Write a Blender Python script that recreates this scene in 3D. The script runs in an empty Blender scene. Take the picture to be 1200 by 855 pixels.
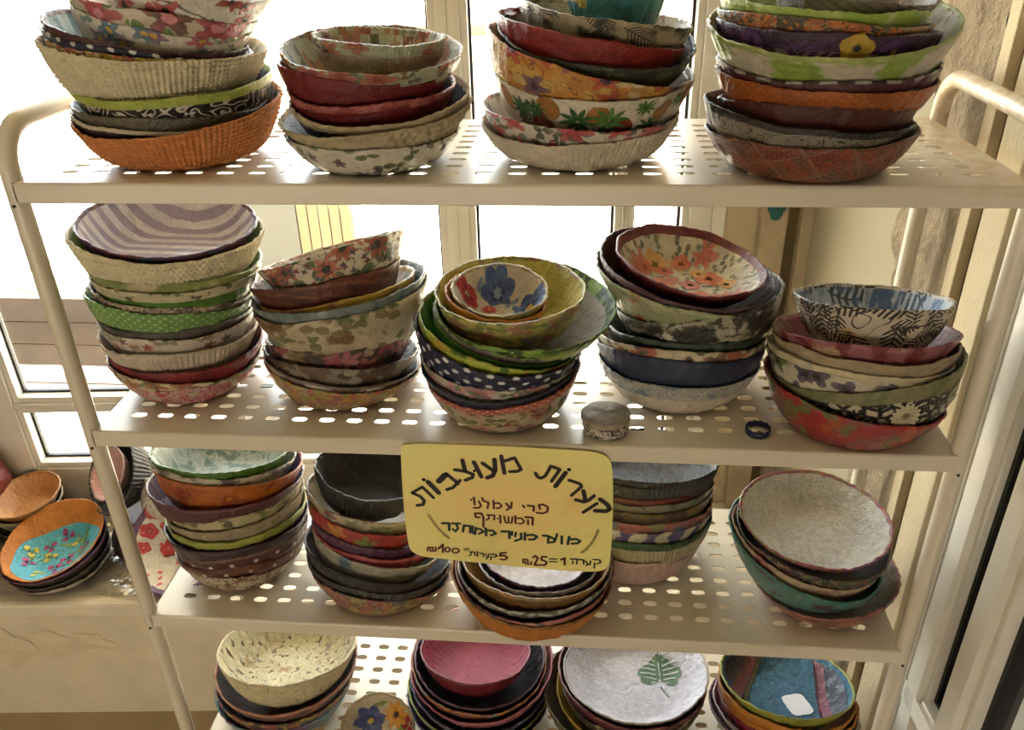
import bpy, bmesh, math, random
import numpy as np
from mathutils import Vector, Matrix, Euler

scene = bpy.context.scene
COL = scene.collection
PI = math.pi

# ------------------------------------------------------------------ camera, world, sun, exposure
cam_d = bpy.data.cameras.new('camera')
cam_d.sensor_fit = 'HORIZONTAL'
cam_d.sensor_width = 36.0
cam_d.lens = 979.04 / 1200.0 * 36.0
cam_d.clip_start = 0.02
cam_d.clip_end = 200
cam = bpy.data.objects.new('camera', cam_d)
cam.location = (0.07882, -0.71248, 0.49135)
cam.rotation_euler = (1.06319, 0.02238, 0.0843)
COL.objects.link(cam)
scene.camera = cam

scene.view_settings.view_transform = 'Standard'
scene.view_settings.look = 'None'
scene.view_settings.gamma = 1.0
scene.view_settings.exposure = 0.12
scene.view_settings.use_curve_mapping = False

world = bpy.data.worlds.new('sky')
scene.world = world
world.use_nodes = True
bg = world.node_tree.nodes['Background']
bg.inputs[0].default_value = (0.93, 0.97, 1.0, 1)
bg.inputs[1].default_value = 10.5

sun_d = bpy.data.lights.new('sun', 'SUN')
sun_d.energy = 38.0
sun_d.color = (1.0, 0.97, 0.92)
sun_d.angle = 0.01
sun = bpy.data.objects.new('sun', sun_d)
sun.rotation_euler = Vector((-0.5, 0.36, 0.79)).to_track_quat('Z', 'Y').to_euler()
sun.location = (-3, 4, 6)
COL.objects.link(sun)

# added warm lamp behind the photographer to brighten the fronts; panel built below
fill_d = bpy.data.lights.new('fill_light', 'AREA')
fill_d.shape = 'RECTANGLE'
fill_d.size = 3.2
fill_d.size_y = 1.2
fill_d.energy = 14.5
fill_d.color = (1.0, 0.92, 0.80)
fill = bpy.data.objects.new('fill_light', fill_d)
fill.location = (-0.6, -2.62, -0.40)
fill.rotation_euler = (math.radians(92), 0, math.radians(-4))
COL.objects.link(fill)

# ------------------------------------------------------------------ helpers
def lin(h):
    if not isinstance(h, str):
        return tuple(h)
    h = h.lstrip('#')
    out = []
    for i in (0, 2, 4):
        c = int(h[i:i + 2], 16) / 255.0
        out.append(c / 12.92 if c <= 0.04045 else ((c + 0.055) / 1.055) ** 2.4)
    return tuple(out)

def tag(o, label=None, cat=None, group=None, kind=None):
    if label: o['label'] = label
    if cat: o['category'] = cat
    if group: o['group'] = group
    if kind: o['kind'] = kind
    return o

def mesh_obj(name, verts, faces, mats, parent=None, loc=(0, 0, 0), smooth=False, fmat=None, rot=None):
    me = bpy.data.meshes.new(name)
    me.from_pydata([tuple(v) for v in verts], [], [tuple(f) for f in faces])
    if not isinstance(mats, (list, tuple)): mats = [mats]
    for m in mats: me.materials.append(m)
    if fmat is not None: me.polygons.foreach_set('material_index', np.asarray(fmat, dtype=np.int32))
    if smooth: me.polygons.foreach_set('use_smooth', np.ones(len(me.polygons), dtype=bool))
    me.update()
    o = bpy.data.objects.new(name, me)
    COL.objects.link(o)
    if parent: o.parent = parent
    o.location = loc
    if rot: o.rotation_euler = rot
    return o

def empty(name, loc=(0, 0, 0), rot=(0, 0, 0)):
    o = bpy.data.objects.new(name, None)
    o.empty_display_size = 0.05
    COL.objects.link(o)
    o.location = loc
    o.rotation_euler = rot
    return o

class MB:
    """collects boxes, tubes and polygons into one mesh"""
    def __init__(self): self.v = []; self.f = []; self.m = []
    def box(self, x0, x1, y0, y1, z0, z1, bev=0.0, mi=0):
        bm = bmesh.new()
        bmesh.ops.create_cube(bm, size=1)
        for w in bm.verts:
            w.co = ((x0 + x1) / 2 + w.co.x * (x1 - x0), (y0 + y1) / 2 + w.co.y * (y1 - y0), (z0 + z1) / 2 + w.co.z * (z1 - z0))
        if bev > 0:
            bmesh.ops.bevel(bm, geom=bm.edges[:], offset=bev, segments=2, profile=0.6, affect='EDGES')
        self.bm(bm, mi)
        return self
    def bm(self, bm, mi=0):
        b = len(self.v)
        bm.verts.index_update()
        for w in bm.verts: self.v.append(tuple(w.co))
        for f in bm.faces: self.f.append([b + w.index for w in f.verts]); self.m.append(mi)
        bm.free()
    def add(self, verts, faces, mi=0):
        b = len(self.v)
        self.v += [tuple(x) for x in verts]
        for f in faces: self.f.append([b + i for i in f]); self.m.append(mi)
        return self
    def tube(self, pts, r, n=16, mi=0, cap=True):
        pts = [Vector(p) for p in pts]
        b = len(self.v)
        prev = None
        for i, p in enumerate(pts):
            if i == 0: t = pts[1] - pts[0]
            elif i == len(pts) - 1: t = pts[-1] - pts[-2]
            else: t = (pts[i + 1] - p).normalized() + (p - pts[i - 1]).normalized()
            t.normalize()
            if prev is None:
                a = Vector((1, 0, 0)) if abs(t.x) < 0.8 else Vector((0, 1, 0))
                u = t.cross(a).normalized()
            else:
                u = (prev - t * prev.dot(t)).normalized()
            prev = u
            w = t.cross(u)
            for k in range(n):
                a = 2 * PI * k / n
                self.v.append(tuple(p + r * (math.cos(a) * u + math.sin(a) * w)))
        for i in range(len(pts) - 1):
            for k in range(n):
                self.f.append([b + i * n + k, b + i * n + (k + 1) % n, b + (i + 1) * n + (k + 1) % n, b + (i + 1) * n + k]); self.m.append(mi)
        if cap:
            self.f.append([b + k for k in range(n)][::-1]); self.m.append(mi)
            e = b + (len(pts) - 1) * n
            self.f.append([e + k for k in range(n)]); self.m.append(mi)
        return self
    def build(self, name, mats, parent=None, loc=(0, 0, 0), smooth=False, rot=None):
        return mesh_obj(name, self.v, self.f, mats, parent, loc, smooth, self.m, rot)

def smooth_angle(o, deg=40):
    o.data.polygons.foreach_set('use_smooth', np.ones(len(o.data.polygons), dtype=bool))
    try:
        o.data.set_sharp_from_angle(angle=math.radians(deg))
    except Exception:
        pass
    return o

# ------------------------------------------------------------------ materials
class NT:
    def __init__(self, name):
        self.mat = bpy.data.materials.new(name)
        self.mat.use_nodes = True
        self.t = self.mat.node_tree
        self.t.nodes.clear()
        self.out = self.n('ShaderNodeOutputMaterial')
        self.b = self.n('ShaderNodeBsdfPrincipled')
        self.t.links.new(self.b.outputs[0], self.out.inputs[0])
    def n(self, typ, **kw):
        nd = self.t.nodes.new(typ)
        for k, v in kw.items(): setattr(nd, k, v)
        return nd
    def set(self, sock, v):
        if isinstance(v, bpy.types.NodeSocket): self.t.links.new(v, sock)
        elif v is not None:
            if sock.type == 'RGBA' and len(v) == 3: v = (*v, 1)
            sock.default_value = v
    def math(self, op, a, b=None, c=None, clamp=False):
        nd = self.n('ShaderNodeMath', operation=op, use_clamp=clamp)
        self.set(nd.inputs[0], a)
        if b is not None: self.set(nd.inputs[1], b)
        if c is not None: self.set(nd.inputs[2], c)
        return nd.outputs[0]
    def vm(self, op, a, b=None, s=None):
        nd = self.n('ShaderNodeVectorMath', operation=op)
        self.set(nd.inputs[0], a)
        if b is not None: self.set(nd.inputs[1], b)
        if s is not None: self.set(nd.inputs['Scale'], s)
        return nd.outputs['Value'] if op in ('LENGTH', 'DOT_PRODUCT', 'DISTANCE') else nd.outputs['Vector']
    def mix(self, fac, a, b, blend='MIX'):
        nd = self.n('ShaderNodeMix', data_type='RGBA', blend_type=blend)
        self.set(nd.inputs[0], fac); self.set(nd.inputs[6], a); self.set(nd.inputs[7], b)
        return nd.outputs[2]
    def noise(self, vec, scale, detail=3, rough=0.55, dim='3D'):
        nd = self.n('ShaderNodeTexNoise', noise_dimensions=dim)
        self.set(nd.inputs['Vector'], vec)
        nd.inputs['Scale'].default_value = scale
        nd.inputs['Detail'].default_value = detail
        nd.inputs['Roughness'].default_value = rough
        return nd
    def vor(self, vec, scale, feature='F1', rnd=1.0):
        nd = self.n('ShaderNodeTexVoronoi', voronoi_dimensions='2D', feature=feature)
        self.set(nd.inputs['Vector'], vec)
        nd.inputs['Scale'].default_value = scale
        nd.inputs['Randomness'].default_value = rnd
        return nd
    def ramp(self, fac, stops, interp='LINEAR'):
        nd = self.n('ShaderNodeValToRGB')
        cr = nd.color_ramp
        cr.interpolation = interp
        while len(cr.elements) < len(stops): cr.elements.new(0.5)
        for e, (p, c) in zip(cr.elements, stops):
            e.position = p; e.color = (*lin(c), 1)
        self.set(nd.inputs[0], fac)
        return nd.outputs[0]
    def sep(self, v):
        nd = self.n('ShaderNodeSeparateXYZ'); self.set(nd.inputs[0], v); return nd.outputs
    def comb(self, x, y, z=0.0):
        nd = self.n('ShaderNodeCombineXYZ')
        self.set(nd.inputs[0], x); self.set(nd.inputs[1], y); self.set(nd.inputs[2], z)
        return nd.outputs[0]
    def step(self, x, edge, soft):
        nd = self.n('ShaderNodeMapRange', clamp=True)
        self.set(nd.inputs[0], x)
        nd.inputs[1].default_value = edge - soft; nd.inputs[2].default_value = edge + soft
        return nd.outputs[0]
    def bump(self, h, strength, dist):
        nd = self.n('ShaderNodeBump')
        nd.inputs['Strength'].default_value = strength
        nd.inputs['Distance'].default_value = dist
        self.set(nd.inputs['Height'], h)
        self.set(self.b.inputs['Normal'], nd.outputs[0])

def const_stops(cols):
    n = len(cols)
    return [(i / n, c) for i, c in enumerate(cols)]

_mats = {}
_seed = [0]
def M_(spec):
    """spec = (base colour, [layers], roughness, bump strength): printed or plain papier-mache skin"""
    key = repr(spec)
    if key in _mats: return _mats[key]
    base, layers, rough, bstr = spec
    _seed[0] += 1
    rs = random.Random(_seed[0] * 7 + 3)
    t = NT('papier_mache')
    uv = t.n('ShaderNodeUVMap').outputs[0]
    uv0 = t.vm('ADD', uv, (rs.uniform(0, 5), rs.uniform(0, 5), 0))
    big = t.noise(uv0, 28, 3)
    col = t.mix(t.step(big.outputs[0], 0.5, 0.25), tuple(c * 0.80 for c in lin(base)), tuple(min(1, c * 1.1) for c in lin(base)))
    wob = t.noise(uv0, 90, 2)
    wv = t.vm('SUBTRACT', wob.outputs['Color'], (0.5, 0.5, 0.5))
    for L in layers:
        k = L[0]
        o = t.vm('ADD', uv0, (rs.uniform(0, 3), rs.uniform(0, 3), 0))
        if k == 'fl':
            _, size, thr, cols, n, ctr, dens = L
            thr *= 1.14; dens = min(1.0, dens + 0.12)
            od = t.vm('ADD', o, t.vm('SCALE', wv, s=size * 0.28))
            v = t.vor(od, 1 / size)
            d = t.vm('SUBTRACT', od, v.outputs['Position'])
            xy = t.sep(d)
            rgb = t.sep(v.outputs['Color'])
            ang = t.math('ADD', t.math('ARCTAN2', xy[1], xy[0]), t.math('MULTIPLY', rgb[1], 6.28))
            if n == 2: shp = t.math('MULTIPLY', t.math('POWER', t.math('ABSOLUTE', t.math('COSINE', ang)), 1.6), thr)
            elif n == 0: shp = thr
            else: shp = t.math('MULTIPLY_ADD', t.math('COSINE', t.math('MULTIPLY', ang, float(n))), thr * 0.24, thr * 0.8)
            mask = t.math('MULTIPLY', t.math('SUBTRACT', shp, v.outputs['Distance']), 18.0, clamp=True)
            if dens < 1: mask = t.math('MULTIPLY', mask, t.math('LESS_THAN', rgb[2], dens))
            c = t.ramp(rgb[0], const_stops(cols), 'CONSTANT')
            c2 = t.ramp(t.math('FRACT', t.math('ADD', rgb[0], 0.37)), const_stops(cols), 'CONSTANT')
            wc = t.noise(o, 2.2 / size, 2)
            c = t.mix(t.math('MULTIPLY', t.step(wc.outputs[0], 0.55, 0.1), 0.45), c, c2)
            c = t.mix(t.math('MULTIPLY', v.outputs['Distance'], 0.5 / thr, clamp=True), c, t.mix(0.45, c, lin(base)))
            if n > 2:
                vein = t.math('ABSOLUTE', t.math('SINE', t.math('MULTIPLY', ang, n / 2.0)))
                c = t.mix(t.math('MULTIPLY', t.math('POWER', vein, 6.0), 0.45), c, (0.05, 0.035, 0.04))
            edge = t.math('SUBTRACT', 1.0, t.math('MULTIPLY', t.math('SUBTRACT', shp, v.outputs['Distance']), 14.0, clamp=True))
            c = t.mix(t.math('MULTIPLY', edge, 0.5), c, (0.05, 0.04, 0.04))
            col = t.mix(mask, col, c)
            if ctr:
                m2 = t.math('MULTIPLY', t.math('LESS_THAN', v.outputs['Distance'], thr * 0.26), mask)
                col = t.mix(m2, col, lin(ctr))
        elif k == 'no':
            _, scale, lo, hi, c = L
            f = t.noise(o, scale, 4)
            col = t.mix(t.step(f.outputs[0], (lo + hi) / 2, (hi - lo) / 2), col, lin(c))
        elif k == 'ed':
            _, size, w, c = L
            od = t.vm('ADD', o, t.vm('SCALE', wv, s=size * 0.5))
            v = t.vor(od, 1 / size, 'DISTANCE_TO_EDGE')
            col = t.mix(t.step(v.outputs[0], w, w * 0.3), lin(c), col)
        elif k == 'cu':
            _, scale, freq, w, c = L
            f = t.noise(o, scale, 1.0, dim='2D')
            s = t.math('ABSOLUTE', t.math('SINE', t.math('MULTIPLY', f.outputs[0], float(freq))))
            col = t.mix(t.step(s, w, w * 0.3), lin(c), col)
        elif k == 'st':
            _, ang, pitch, duty, c, dist = L
            q = uv if dist == 0 else t.vm('ADD', uv, t.vm('SCALE', wv, s=dist))
            x = t.vm('DOT_PRODUCT', q, (math.cos(ang) / pitch, math.sin(ang) / pitch, 0))
            fr = t.math('FRACT', t.math('ADD', x, 100.0))
            col = t.mix(t.step(t.math('ABSOLUTE', t.math('SUBTRACT', fr, 0.5)), duty / 2, 0.03), lin(c), col)
        elif k == 'do':
            _, pitch, r, c = L
            q = t.n('ShaderNodeVectorRotate', rotation_type='Z_AXIS'); t.set(q.inputs[0], uv); q.inputs['Angle'].default_value = 0.785
            v = t.vor(q.outputs[0], 1 / pitch, rnd=0.12)
            col = t.mix(t.step(v.outputs['Distance'], r, 0.05), lin(c), col)
        elif k == 'ha':
            _, size, pitch, duty, c = L
            v = t.vor(o, 1 / size)
            rgb = t.sep(v.outputs['Color'])
            a = t.math('MULTIPLY', rgb[0], 6.28)
            d = t.sep(t.vm('SUBTRACT', o, v.outputs['Position']))
            x = t.math('ADD', t.math('MULTIPLY', d[0], t.math('COSINE', a)), t.math('MULTIPLY', d[1], t.math('SINE', a)))
            y = t.math('SUBTRACT', t.math('MULTIPLY', d[1], t.math('COSINE', a)), t.math('MULTIPLY', d[0], t.math('SINE', a)))
            x = t.math('ADD', x, t.math('MULTIPLY', t.math('ABSOLUTE', y), 0.8))
            s = t.math('SINE', t.math('MULTIPLY', x, 6.283 / pitch))
            ya = t.math('ABSOLUTE', y)
            xl = t.math('MULTIPLY', t.math('SUBTRACT', x, t.math('MULTIPLY', ya, 0.8)), 1.7 / size)
            half = t.math('MULTIPLY', t.math('SUBTRACT', 1.0, t.math('MULTIPLY', xl, xl)), size * 0.36)
            f = t.math('MULTIPLY', t.step(s, 1 - 2 * duty, 0.25), t.step(t.math('SUBTRACT', half, ya), 0.0, 0.0006))
            f = t.math('MAXIMUM', f, t.math('MULTIPLY', t.math('LESS_THAN', ya, 0.0005), t.math('GREATER_THAN', half, 0.0)))
            f = t.math('MULTIPLY', f, t.math('LESS_THAN', rgb[2], 0.9))
            col = t.mix(f, col, lin(c))
        elif k == 'pa':
            _, size, cols = L
            size *= 0.72
            od = t.vm('ADD', o, t.vm('SCALE', wv, s=size * 0.8))
            v = t.vor(od, 1 / size)
            c = t.ramp(t.sep(v.outputs['Color'])[0], const_stops(cols), 'CONSTANT')
            f = t.noise(o, 160, 3)
            col = t.mix(t.math('MULTIPLY', f.outputs[0], 0.3), c, col)
            ve = t.vor(od, 1 / size, 'DISTANCE_TO_EDGE')
            col = t.mix(t.math('MULTIPLY', t.math('LESS_THAN', ve.outputs[0], 0.05), 0.5), col, (0.04, 0.035, 0.03))
            v3 = t.vor(t.vm('ADD', od, (0.31, 0.17, 0)), 2.6 / size)
            c3 = t.ramp(t.sep(v3.outputs['Color'])[1], const_stops(cols), 'CONSTANT')
            col = t.mix(t.math('LESS_THAN', v3.outputs['Distance'], 0.34), col, c3)
        elif k == 'sp':
            _, size, thr, c = L
            v = t.vor(t.vm('ADD', o, t.vm('SCALE', wv, s=size)), 1 / size)
            f = t.math('MULTIPLY', t.math('LESS_THAN', v.outputs['Distance'], thr), t.math('LESS_THAN', t.sep(v.outputs['Color'])[0], 0.5))
            col = t.mix(f, col, lin(c))
    # worn, mottled paper skin
    w1 = t.noise(uv0, 130, 5, 0.65); w2 = t.noise(uv0, 420, 3, 0.6)
    col = t.mix(t.step(w1.outputs[0], 0.56, 0.2), t.mix(0.28, col, (0.04, 0.03, 0.025)), col)
    col = t.mix(t.math('MULTIPLY', t.step(w2.outputs[0], 0.62, 0.08), 0.06), col, (0.75, 0.70, 0.60))
    hs = t.n('ShaderNodeHueSaturation'); hs.inputs['Saturation'].default_value = 1.02; t.set(hs.inputs['Color'], col)
    t.set(t.b.inputs['Base Color'], hs.outputs[0])
    t.b.inputs['Roughness'].default_value = rough
    t.b.inputs['Specular IOR Level'].default_value = 0.5
    if bstr >= 0.7:
        obj = t.n('ShaderNodeTexCoord').outputs['Object']
        h1 = t.noise(obj, 150, 6, 0.7); h2 = t.noise(obj, 60, 3, 0.5)
        t.bump(t.math('ADD', h1.outputs[0], t.math('MULTIPLY', h2.outputs[0], 0.8)), 0.9, 0.0045 * bstr)
    elif bstr > 0:
        obj = t.n('ShaderNodeTexCoord').outputs['Object']
        h1 = t.noise(obj, 100, 5, 0.65)
        h2 = t.noise(obj, 380, 3, 0.6)
        h = t.math('ADD', t.math('MULTIPLY', h1.outputs[0], 1.0), t.math('MULTIPLY', h2.outputs[0], 0.35))
        t.bump(h, min(1, bstr * 1.6), 0.0042)
    _mats[key] = t.mat
    return t.mat

def simple(name, c, rough=0.5, noise_scale=0, amt=0.12, bump=0.0, bscale=200, bdist=0.001, c2=None, spec=0.5):
    t = NT(name)
    obj = t.n('ShaderNodeTexCoord').outputs['Object']
    base = lin(c)
    if noise_scale:
        f = t.noise(obj, noise_scale, 5)
        b2 = lin(c2) if c2 else tuple(x * (1 - amt * 2) for x in base)
        col = t.mix(t.step(f.outputs[0], 0.5, 0.2), b2, base)
        t.set(t.b.inputs['Base Color'], col)
    else:
        t.set(t.b.inputs['Base Color'], base)
    t.b.inputs['Roughness'].default_value = rough
    t.b.inputs['Specular IOR Level'].default_value = spec
    if bump > 0:
        f = t.noise(obj, bscale, 5, 0.6)
        t.bump(f.outputs[0], bump, bdist)
    return t.mat
# ------------------------------------------------------------------ the room: window wall runs along local x, local y points outdoors
WO = (-0.808, 0.329, 0.0)
WR = (0, 0, math.radians(4.5))
ca, sa = math.cos(WR[2]), math.sin(WR[2])
def wl(s, n, z): return (WO[0] + ca * s - sa * n, WO[1] + sa * s + ca * n, z)

M_alu = simple('white_aluminium', 'ddd8cc', 0.4, 40, 0.03)
M_gasket = simple('black_gasket', '0b0b0c', 0.5)
M_plaster = simple('smooth_plaster', 'd8cdb8', 0.75, 6, 0.05, 0.15, 90, 0.002)
M_stucco = simple('stucco', 'e6dac2', 0.9, 12, 0.07, 0.6, 260, 0.004)
M_sill = simple('sill_stone', 'e4d9c4', 0.6, 14, 0.06, 0.2, 120, 0.002)
M_rough = simple('rough_render', '9c8c72', 0.95, 22, 0.14, 0.9, 120, 0.008, c2='7c6c58')
M_pale = simple('pale_render', 'c2b292', 0.85, 16, 0.06, 0.4, 160, 0.003)
M_stone = simple('sawn_stone', 'b3a286', 0.85, 30, 0.08, 0.35, 200, 0.003)
M_groove = simple('dark_render', '74613f', 0.9, 20, 0.12, 0.4, 150, 0.003)
M_wallp = simple('painted_wall', 'a1977f', 0.8, 4, 0.05, 0.1, 120, 0.001)
M_floor = simple('floor_tile', 'b09c7c', 0.55, 9, 0.08, 0.1, 60, 0.001)
M_ceil = simple('ceiling_paint', 'e2d8c6', 0.85, 3, 0.03)

def glass_mat():
    t = NT('window_glass')
    tr = t.n('ShaderNodeBsdfTransparent'); tr.inputs[0].default_value = (0.95, 0.97, 0.96, 1)
    gl = t.n('ShaderNodeBsdfGlossy'); gl.inputs['Roughness'].default_value = 0.02
    fr = t.n('ShaderNodeFresnel'); fr.inputs[0].default_value = 1.45
    mx = t.n('ShaderNodeMixShader')
    ge = t.n('ShaderNodeNewGeometry')
    t.set(mx.inputs[0], t.math('MULTIPLY', fr.outputs[0], t.math('SUBTRACT', 1.0, ge.outputs['Backfacing'])))
    t.t.links.new(tr.outputs[0], mx.inputs[1]); t.t.links.new(gl.outputs[0], mx.inputs[2])
    t.t.links.new(mx.outputs[0], t.out.inputs[0])
    return t.mat
M_glass = glass_mat()

FZ = -0.895       # floor
SZ = -0.600       # sill
CZ = 1.50         # ceiling
RS = 1.290        # right wall
WN = 0.263        # window plane

def st(o): return tag(o, kind='structure')
def wbuild(mb, name, mats, parent=None):
    return mb.build(name, mats, parent, WO if parent is None else (0, 0, 0), rot=WR if parent is None else None)

st(wbuild(MB().box(-3.0, RS + 0.02, -3.1, 0.05, FZ - 0.1, FZ), 'floor', M_floor))
st(wbuild(MB().box(-3.1, RS + 0.3, -3.2, 1.62, CZ, CZ + 0.12), 'ceiling', M_ceil))  # runs out past the windows as an added eave that blocks the sun
# wall under the sill with the trowelled patch
wb = MB().box(-3.0, RS, 0.0, WN + 0.05, FZ, SZ - 0.02)
st(wbuild(wb, 'wall_back', M_stucco))
mb = MB().box(-3.0, -0.285, WN - 0.01, WN + 0.12, SZ, CZ)
mb.box(-0.285, 1.124, WN - 0.01, WN + 0.12, 1.06, CZ)
st(wbuild(mb, 'wall_back_upper', M_plaster))
def sill_top(): 
    b = MB(); b.box(-3.0, RS, -0.006, WN + 0.05, SZ - 0.035, SZ, 0.008); return b
st(wbuild(sill_top(), 'trim_1', M_sill))
# trowel smears of filler on the stucco below the sill
rs = random.Random(4)
b = MB()
def smear(cx, cz, w, h, ang, seed):
    r = random.Random(seed); n = 36; vs = [(cx, -0.0045, cz)]
    for k in range(n):
        a = 2 * PI * k / n
        q = 1 + 0.22 * math.sin(3 * a + seed) + 0.12 * math.sin(7 * a + 2 * seed) + r.uniform(-0.06, 0.06)
        x, y = w * q * math.cos(a), h * q * math.sin(a)
        vs.append((cx + x * math.cos(ang) - y * math.sin(ang), -0.0015, cz + x * math.sin(ang) + y * math.cos(ang)))
    b.add(vs, [[0, 1 + (k + 1) % n, 1 + k] for k in range(n)])
smear(-0.075, -0.705, 0.060, 0.030, -0.08, 1); smear(-0.165, -0.715, 0.035, 0.045, 0.2, 2); smear(-0.02, -0.70, 0.05, 0.018, -0.1, 3)
smear(-0.23, -0.66, 0.06, 0.02, 0.1, 5)
M_smear = simple('smooth_filler', 'decfb4', 0.7, 30, 0.06, 0.3, 90, 0.003)
st(wbuild(b, 'trim_filler_patch', M_smear))

# windows: frame boxes, inner beads, gaskets and panes
def bay(name, s0, s1, panes, frame):
    root = MB()
    for a in frame: root.box(*a, 0.0025)
    for (z0, z1) in panes:
        w = 0.012
        for q in ((s0 - w, s0, z0 - w, z1 + w), (s1, s1 + w, z0 - w, z1 + w), (s0, s1, z0 - w, z0), (s0, s1, z1, z1 + w)):
            root.box(q[0], q[1], WN + 0.006, WN + 0.034, q[2], q[3], 0.0015)
    o = st(wbuild(root, name, M_alu))
    smooth_angle(o, 30)
    for (z0, z1) in panes:
        g = MB(); w = 0.0045
        for q in ((s0, s0 + w, z0, z1), (s1 - w, s1, z0, z1), (s0, s1, z0, z0 + w), (s0, s1, z1 - w, z1)):
            g.box(q[0], q[1], WN + 0.026, WN + 0.034, q[2], q[3])
        g.build('gasket', M_gasket, o)
        MB().box(s0 + 0.002, s1 - 0.002, WN + 0.0285, WN + 0.0325, z0 + 0.002, z1 - 0.002).build('glass_pane', M_glass, o)
    return o
y0, y1 = WN, WN + 0.06
PAN = [(-0.482, -0.364), (-0.329, 1.0)]
def bars(s0, s1): return [(s0, s1, y0, y1, -0.6, -0.494), (s0, s1, y0, y1, -0.352, -0.341), (s0, s1, y0, y1, 1.012, 1.06)]
bay('window_1', -0.181, 0.660, PAN, [(-0.285, -0.193, y0, y1, -0.6, 1.06), (0.672, 0.691, y0, y1, -0.6, 1.06)] + bars(-0.193, 0.672))
bay('window_2', 0.722, 0.960, PAN, [(0.691, 0.710, y0, y1, -0.6, 1.06), (0.972, 0.976, y0, y1, -0.6, 1.06)] + bars(0.710, 0.972))
bay('window_3', 0.992, 1.075, PAN, [(0.976, 0.980, y0, y1, -0.6, 1.06), (1.087, 1.124, y0 - 0.004, y1, -0.6, 1.06)] + bars(0.980, 1.087))

# corner strips to the right of the window
st(wbuild(MB().box(1.124, 1.146, WN - 0.012, WN + 0.12, SZ, CZ, 0.003), 'trim_2', M_alu))
st(wbuild(MB().box(1.146, 1.204, WN - 0.006, WN + 0.12, SZ, CZ, 0.002), 'trim_3', M_pale))
st(wbuild(MB().box(1.204, 1.248, WN - 0.024, WN + 0.12, SZ, CZ, 0.003), 'trim_4', M_stone))
st(wbuild(MB().box(1.248, 1.272, WN - 0.002, WN + 0.12, SZ, CZ, 0.002), 'trim_5', M_groove))
st(wbuild(MB().box(1.272, RS + 0.02, WN - 0.024, WN + 0.12, SZ, CZ, 0.003), 'trim_6', M_stone))
# splash of teal paint on the stone strip
b = MB(); r = random.Random(9); n = 40; vs = [(1.226, WN - 0.0262, 0.035)]
for k in range(n):
    a = 2 * PI * k / n; q = 1 + r.uniform(-0.07, 0.07) + 0.12 * math.sin(3 * a)
    vs.append((1.226 + 0.016 * q * math.cos(a), WN - 0.0252, 0.035 + 0.022 * q * math.sin(a)))
b.add(vs, [[0, 1 + (k + 1) % n, 1 + k] for k in range(n)])
st(wbuild(b, 'trim_paint_spot', simple('teal_paint', '1d5f60', 0.6, 60, 0.1)))

# right wall: smooth panel, flaking render, stone bands, then the glazed door
st(wbuild(MB().box(RS, RS + 0.1, -0.09, WN, FZ, CZ), 'wall_right', M_wallp))
def rough_band(n0, n1, name, mat, amp, seed, edge=True):
    r = random.Random(seed); nu, nz = 26, 220; vs = []; fs = []
    off = [r.uniform(0, 50) for _ in range(6)]
    for j in range(nz + 1):
        z = FZ + (CZ - FZ) * j / nz
        e0 = 0.014 * math.sin(z * 19 + off[0]) + 0.009 * math.sin(z * 53 + off[1]) + r.uniform(-0.006, 0.006) if edge else 0
        for i in range(nu + 1):
            u = i / nu
            n = n0 + e0 * (1 - u) + (n1 - n0) * u
            h = 0.008 + amp * (0.5 * math.sin(z * 31 + n * 140 + off[2]) * math.sin(z * 13 - n * 60 + off[3]) + r.uniform(-0.35, 0.35))
            if edge and i == 0: h = -0.004
            if edge and i == 1: h *= 0.75
            vs.append((RS - h, n, z))
    for j in range(nz):
        for i in range(nu):
            a = j * (nu + 1) + i
            fs.append((a, a + 1, a + nu + 2, a + nu + 1))
    o = mesh_obj(name, vs, fs, mat, None, WO, True, None, WR)
    return st(o)
rough_band(-0.085, -0.226, 'trim_7', M_rough, 0.0035, 3)
st(wbuild(MB().box(RS - 0.010, RS + 0.1, -0.246, -0.226, FZ, CZ, 0.002), 'trim_8', M_pale))
st(wbuild(MB().box(RS + 0.002, RS + 0.1, -0.265, -0.246, FZ, CZ), 'trim_9', M_groove))
st(wbuild(MB().box(RS - 0.008, RS + 0.1, -0.312, -0.265, FZ, CZ, 0.002), 'trim_10', M_pale))
st(wbuild(MB().box(RS + 0.004, RS + 0.1, -0.322, -0.312, FZ, CZ), 'trim_11', M_groove))
# door
d = MB()
d.box(RS - 0.004, RS + 0.06, -0.352, -0.322, FZ, CZ, 0.002)
d.box(RS + 0.002, RS + 0.06, -0.366, -0.352, FZ, CZ, 0.001)
d.box(RS - 0.006, RS + 0.06, -0.394, -0.366, FZ, CZ, 0.002)
d.box(RS + 0.004, RS + 0.06, -0.402, -0.394, FZ, CZ, 0.001)
d.box(RS - 0.006, RS + 0.06, -0.458, -0.362, -0.425, -0.395, 0.002)      # transom
d.box(RS - 0.001, RS + 0.06, -0.452, -0.400, -0.395, -0.388, 0.001)
d.box(RS - 0.016, RS + 0.06, -0.482, -0.454, FZ, CZ, 0.002)      # second stile
d.box(RS - 0.004, RS + 0.06, -0.490, -0.482, FZ, CZ, 0.001)
d.box(RS - 0.006, RS + 0.06, -1.08, -1.00, FZ, CZ, 0.002)
d.box(RS - 0.006, RS + 0.06, -0.452, -0.402, FZ, FZ + 0.08, 0.002)
d.box(RS - 0.006, RS + 0.06, -1.00, -0.490, FZ, FZ + 0.08, 0.002)
door = st(wbuild(d, 'door_1', M_alu)); smooth_angle(door, 30)
g = MB()
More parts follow.
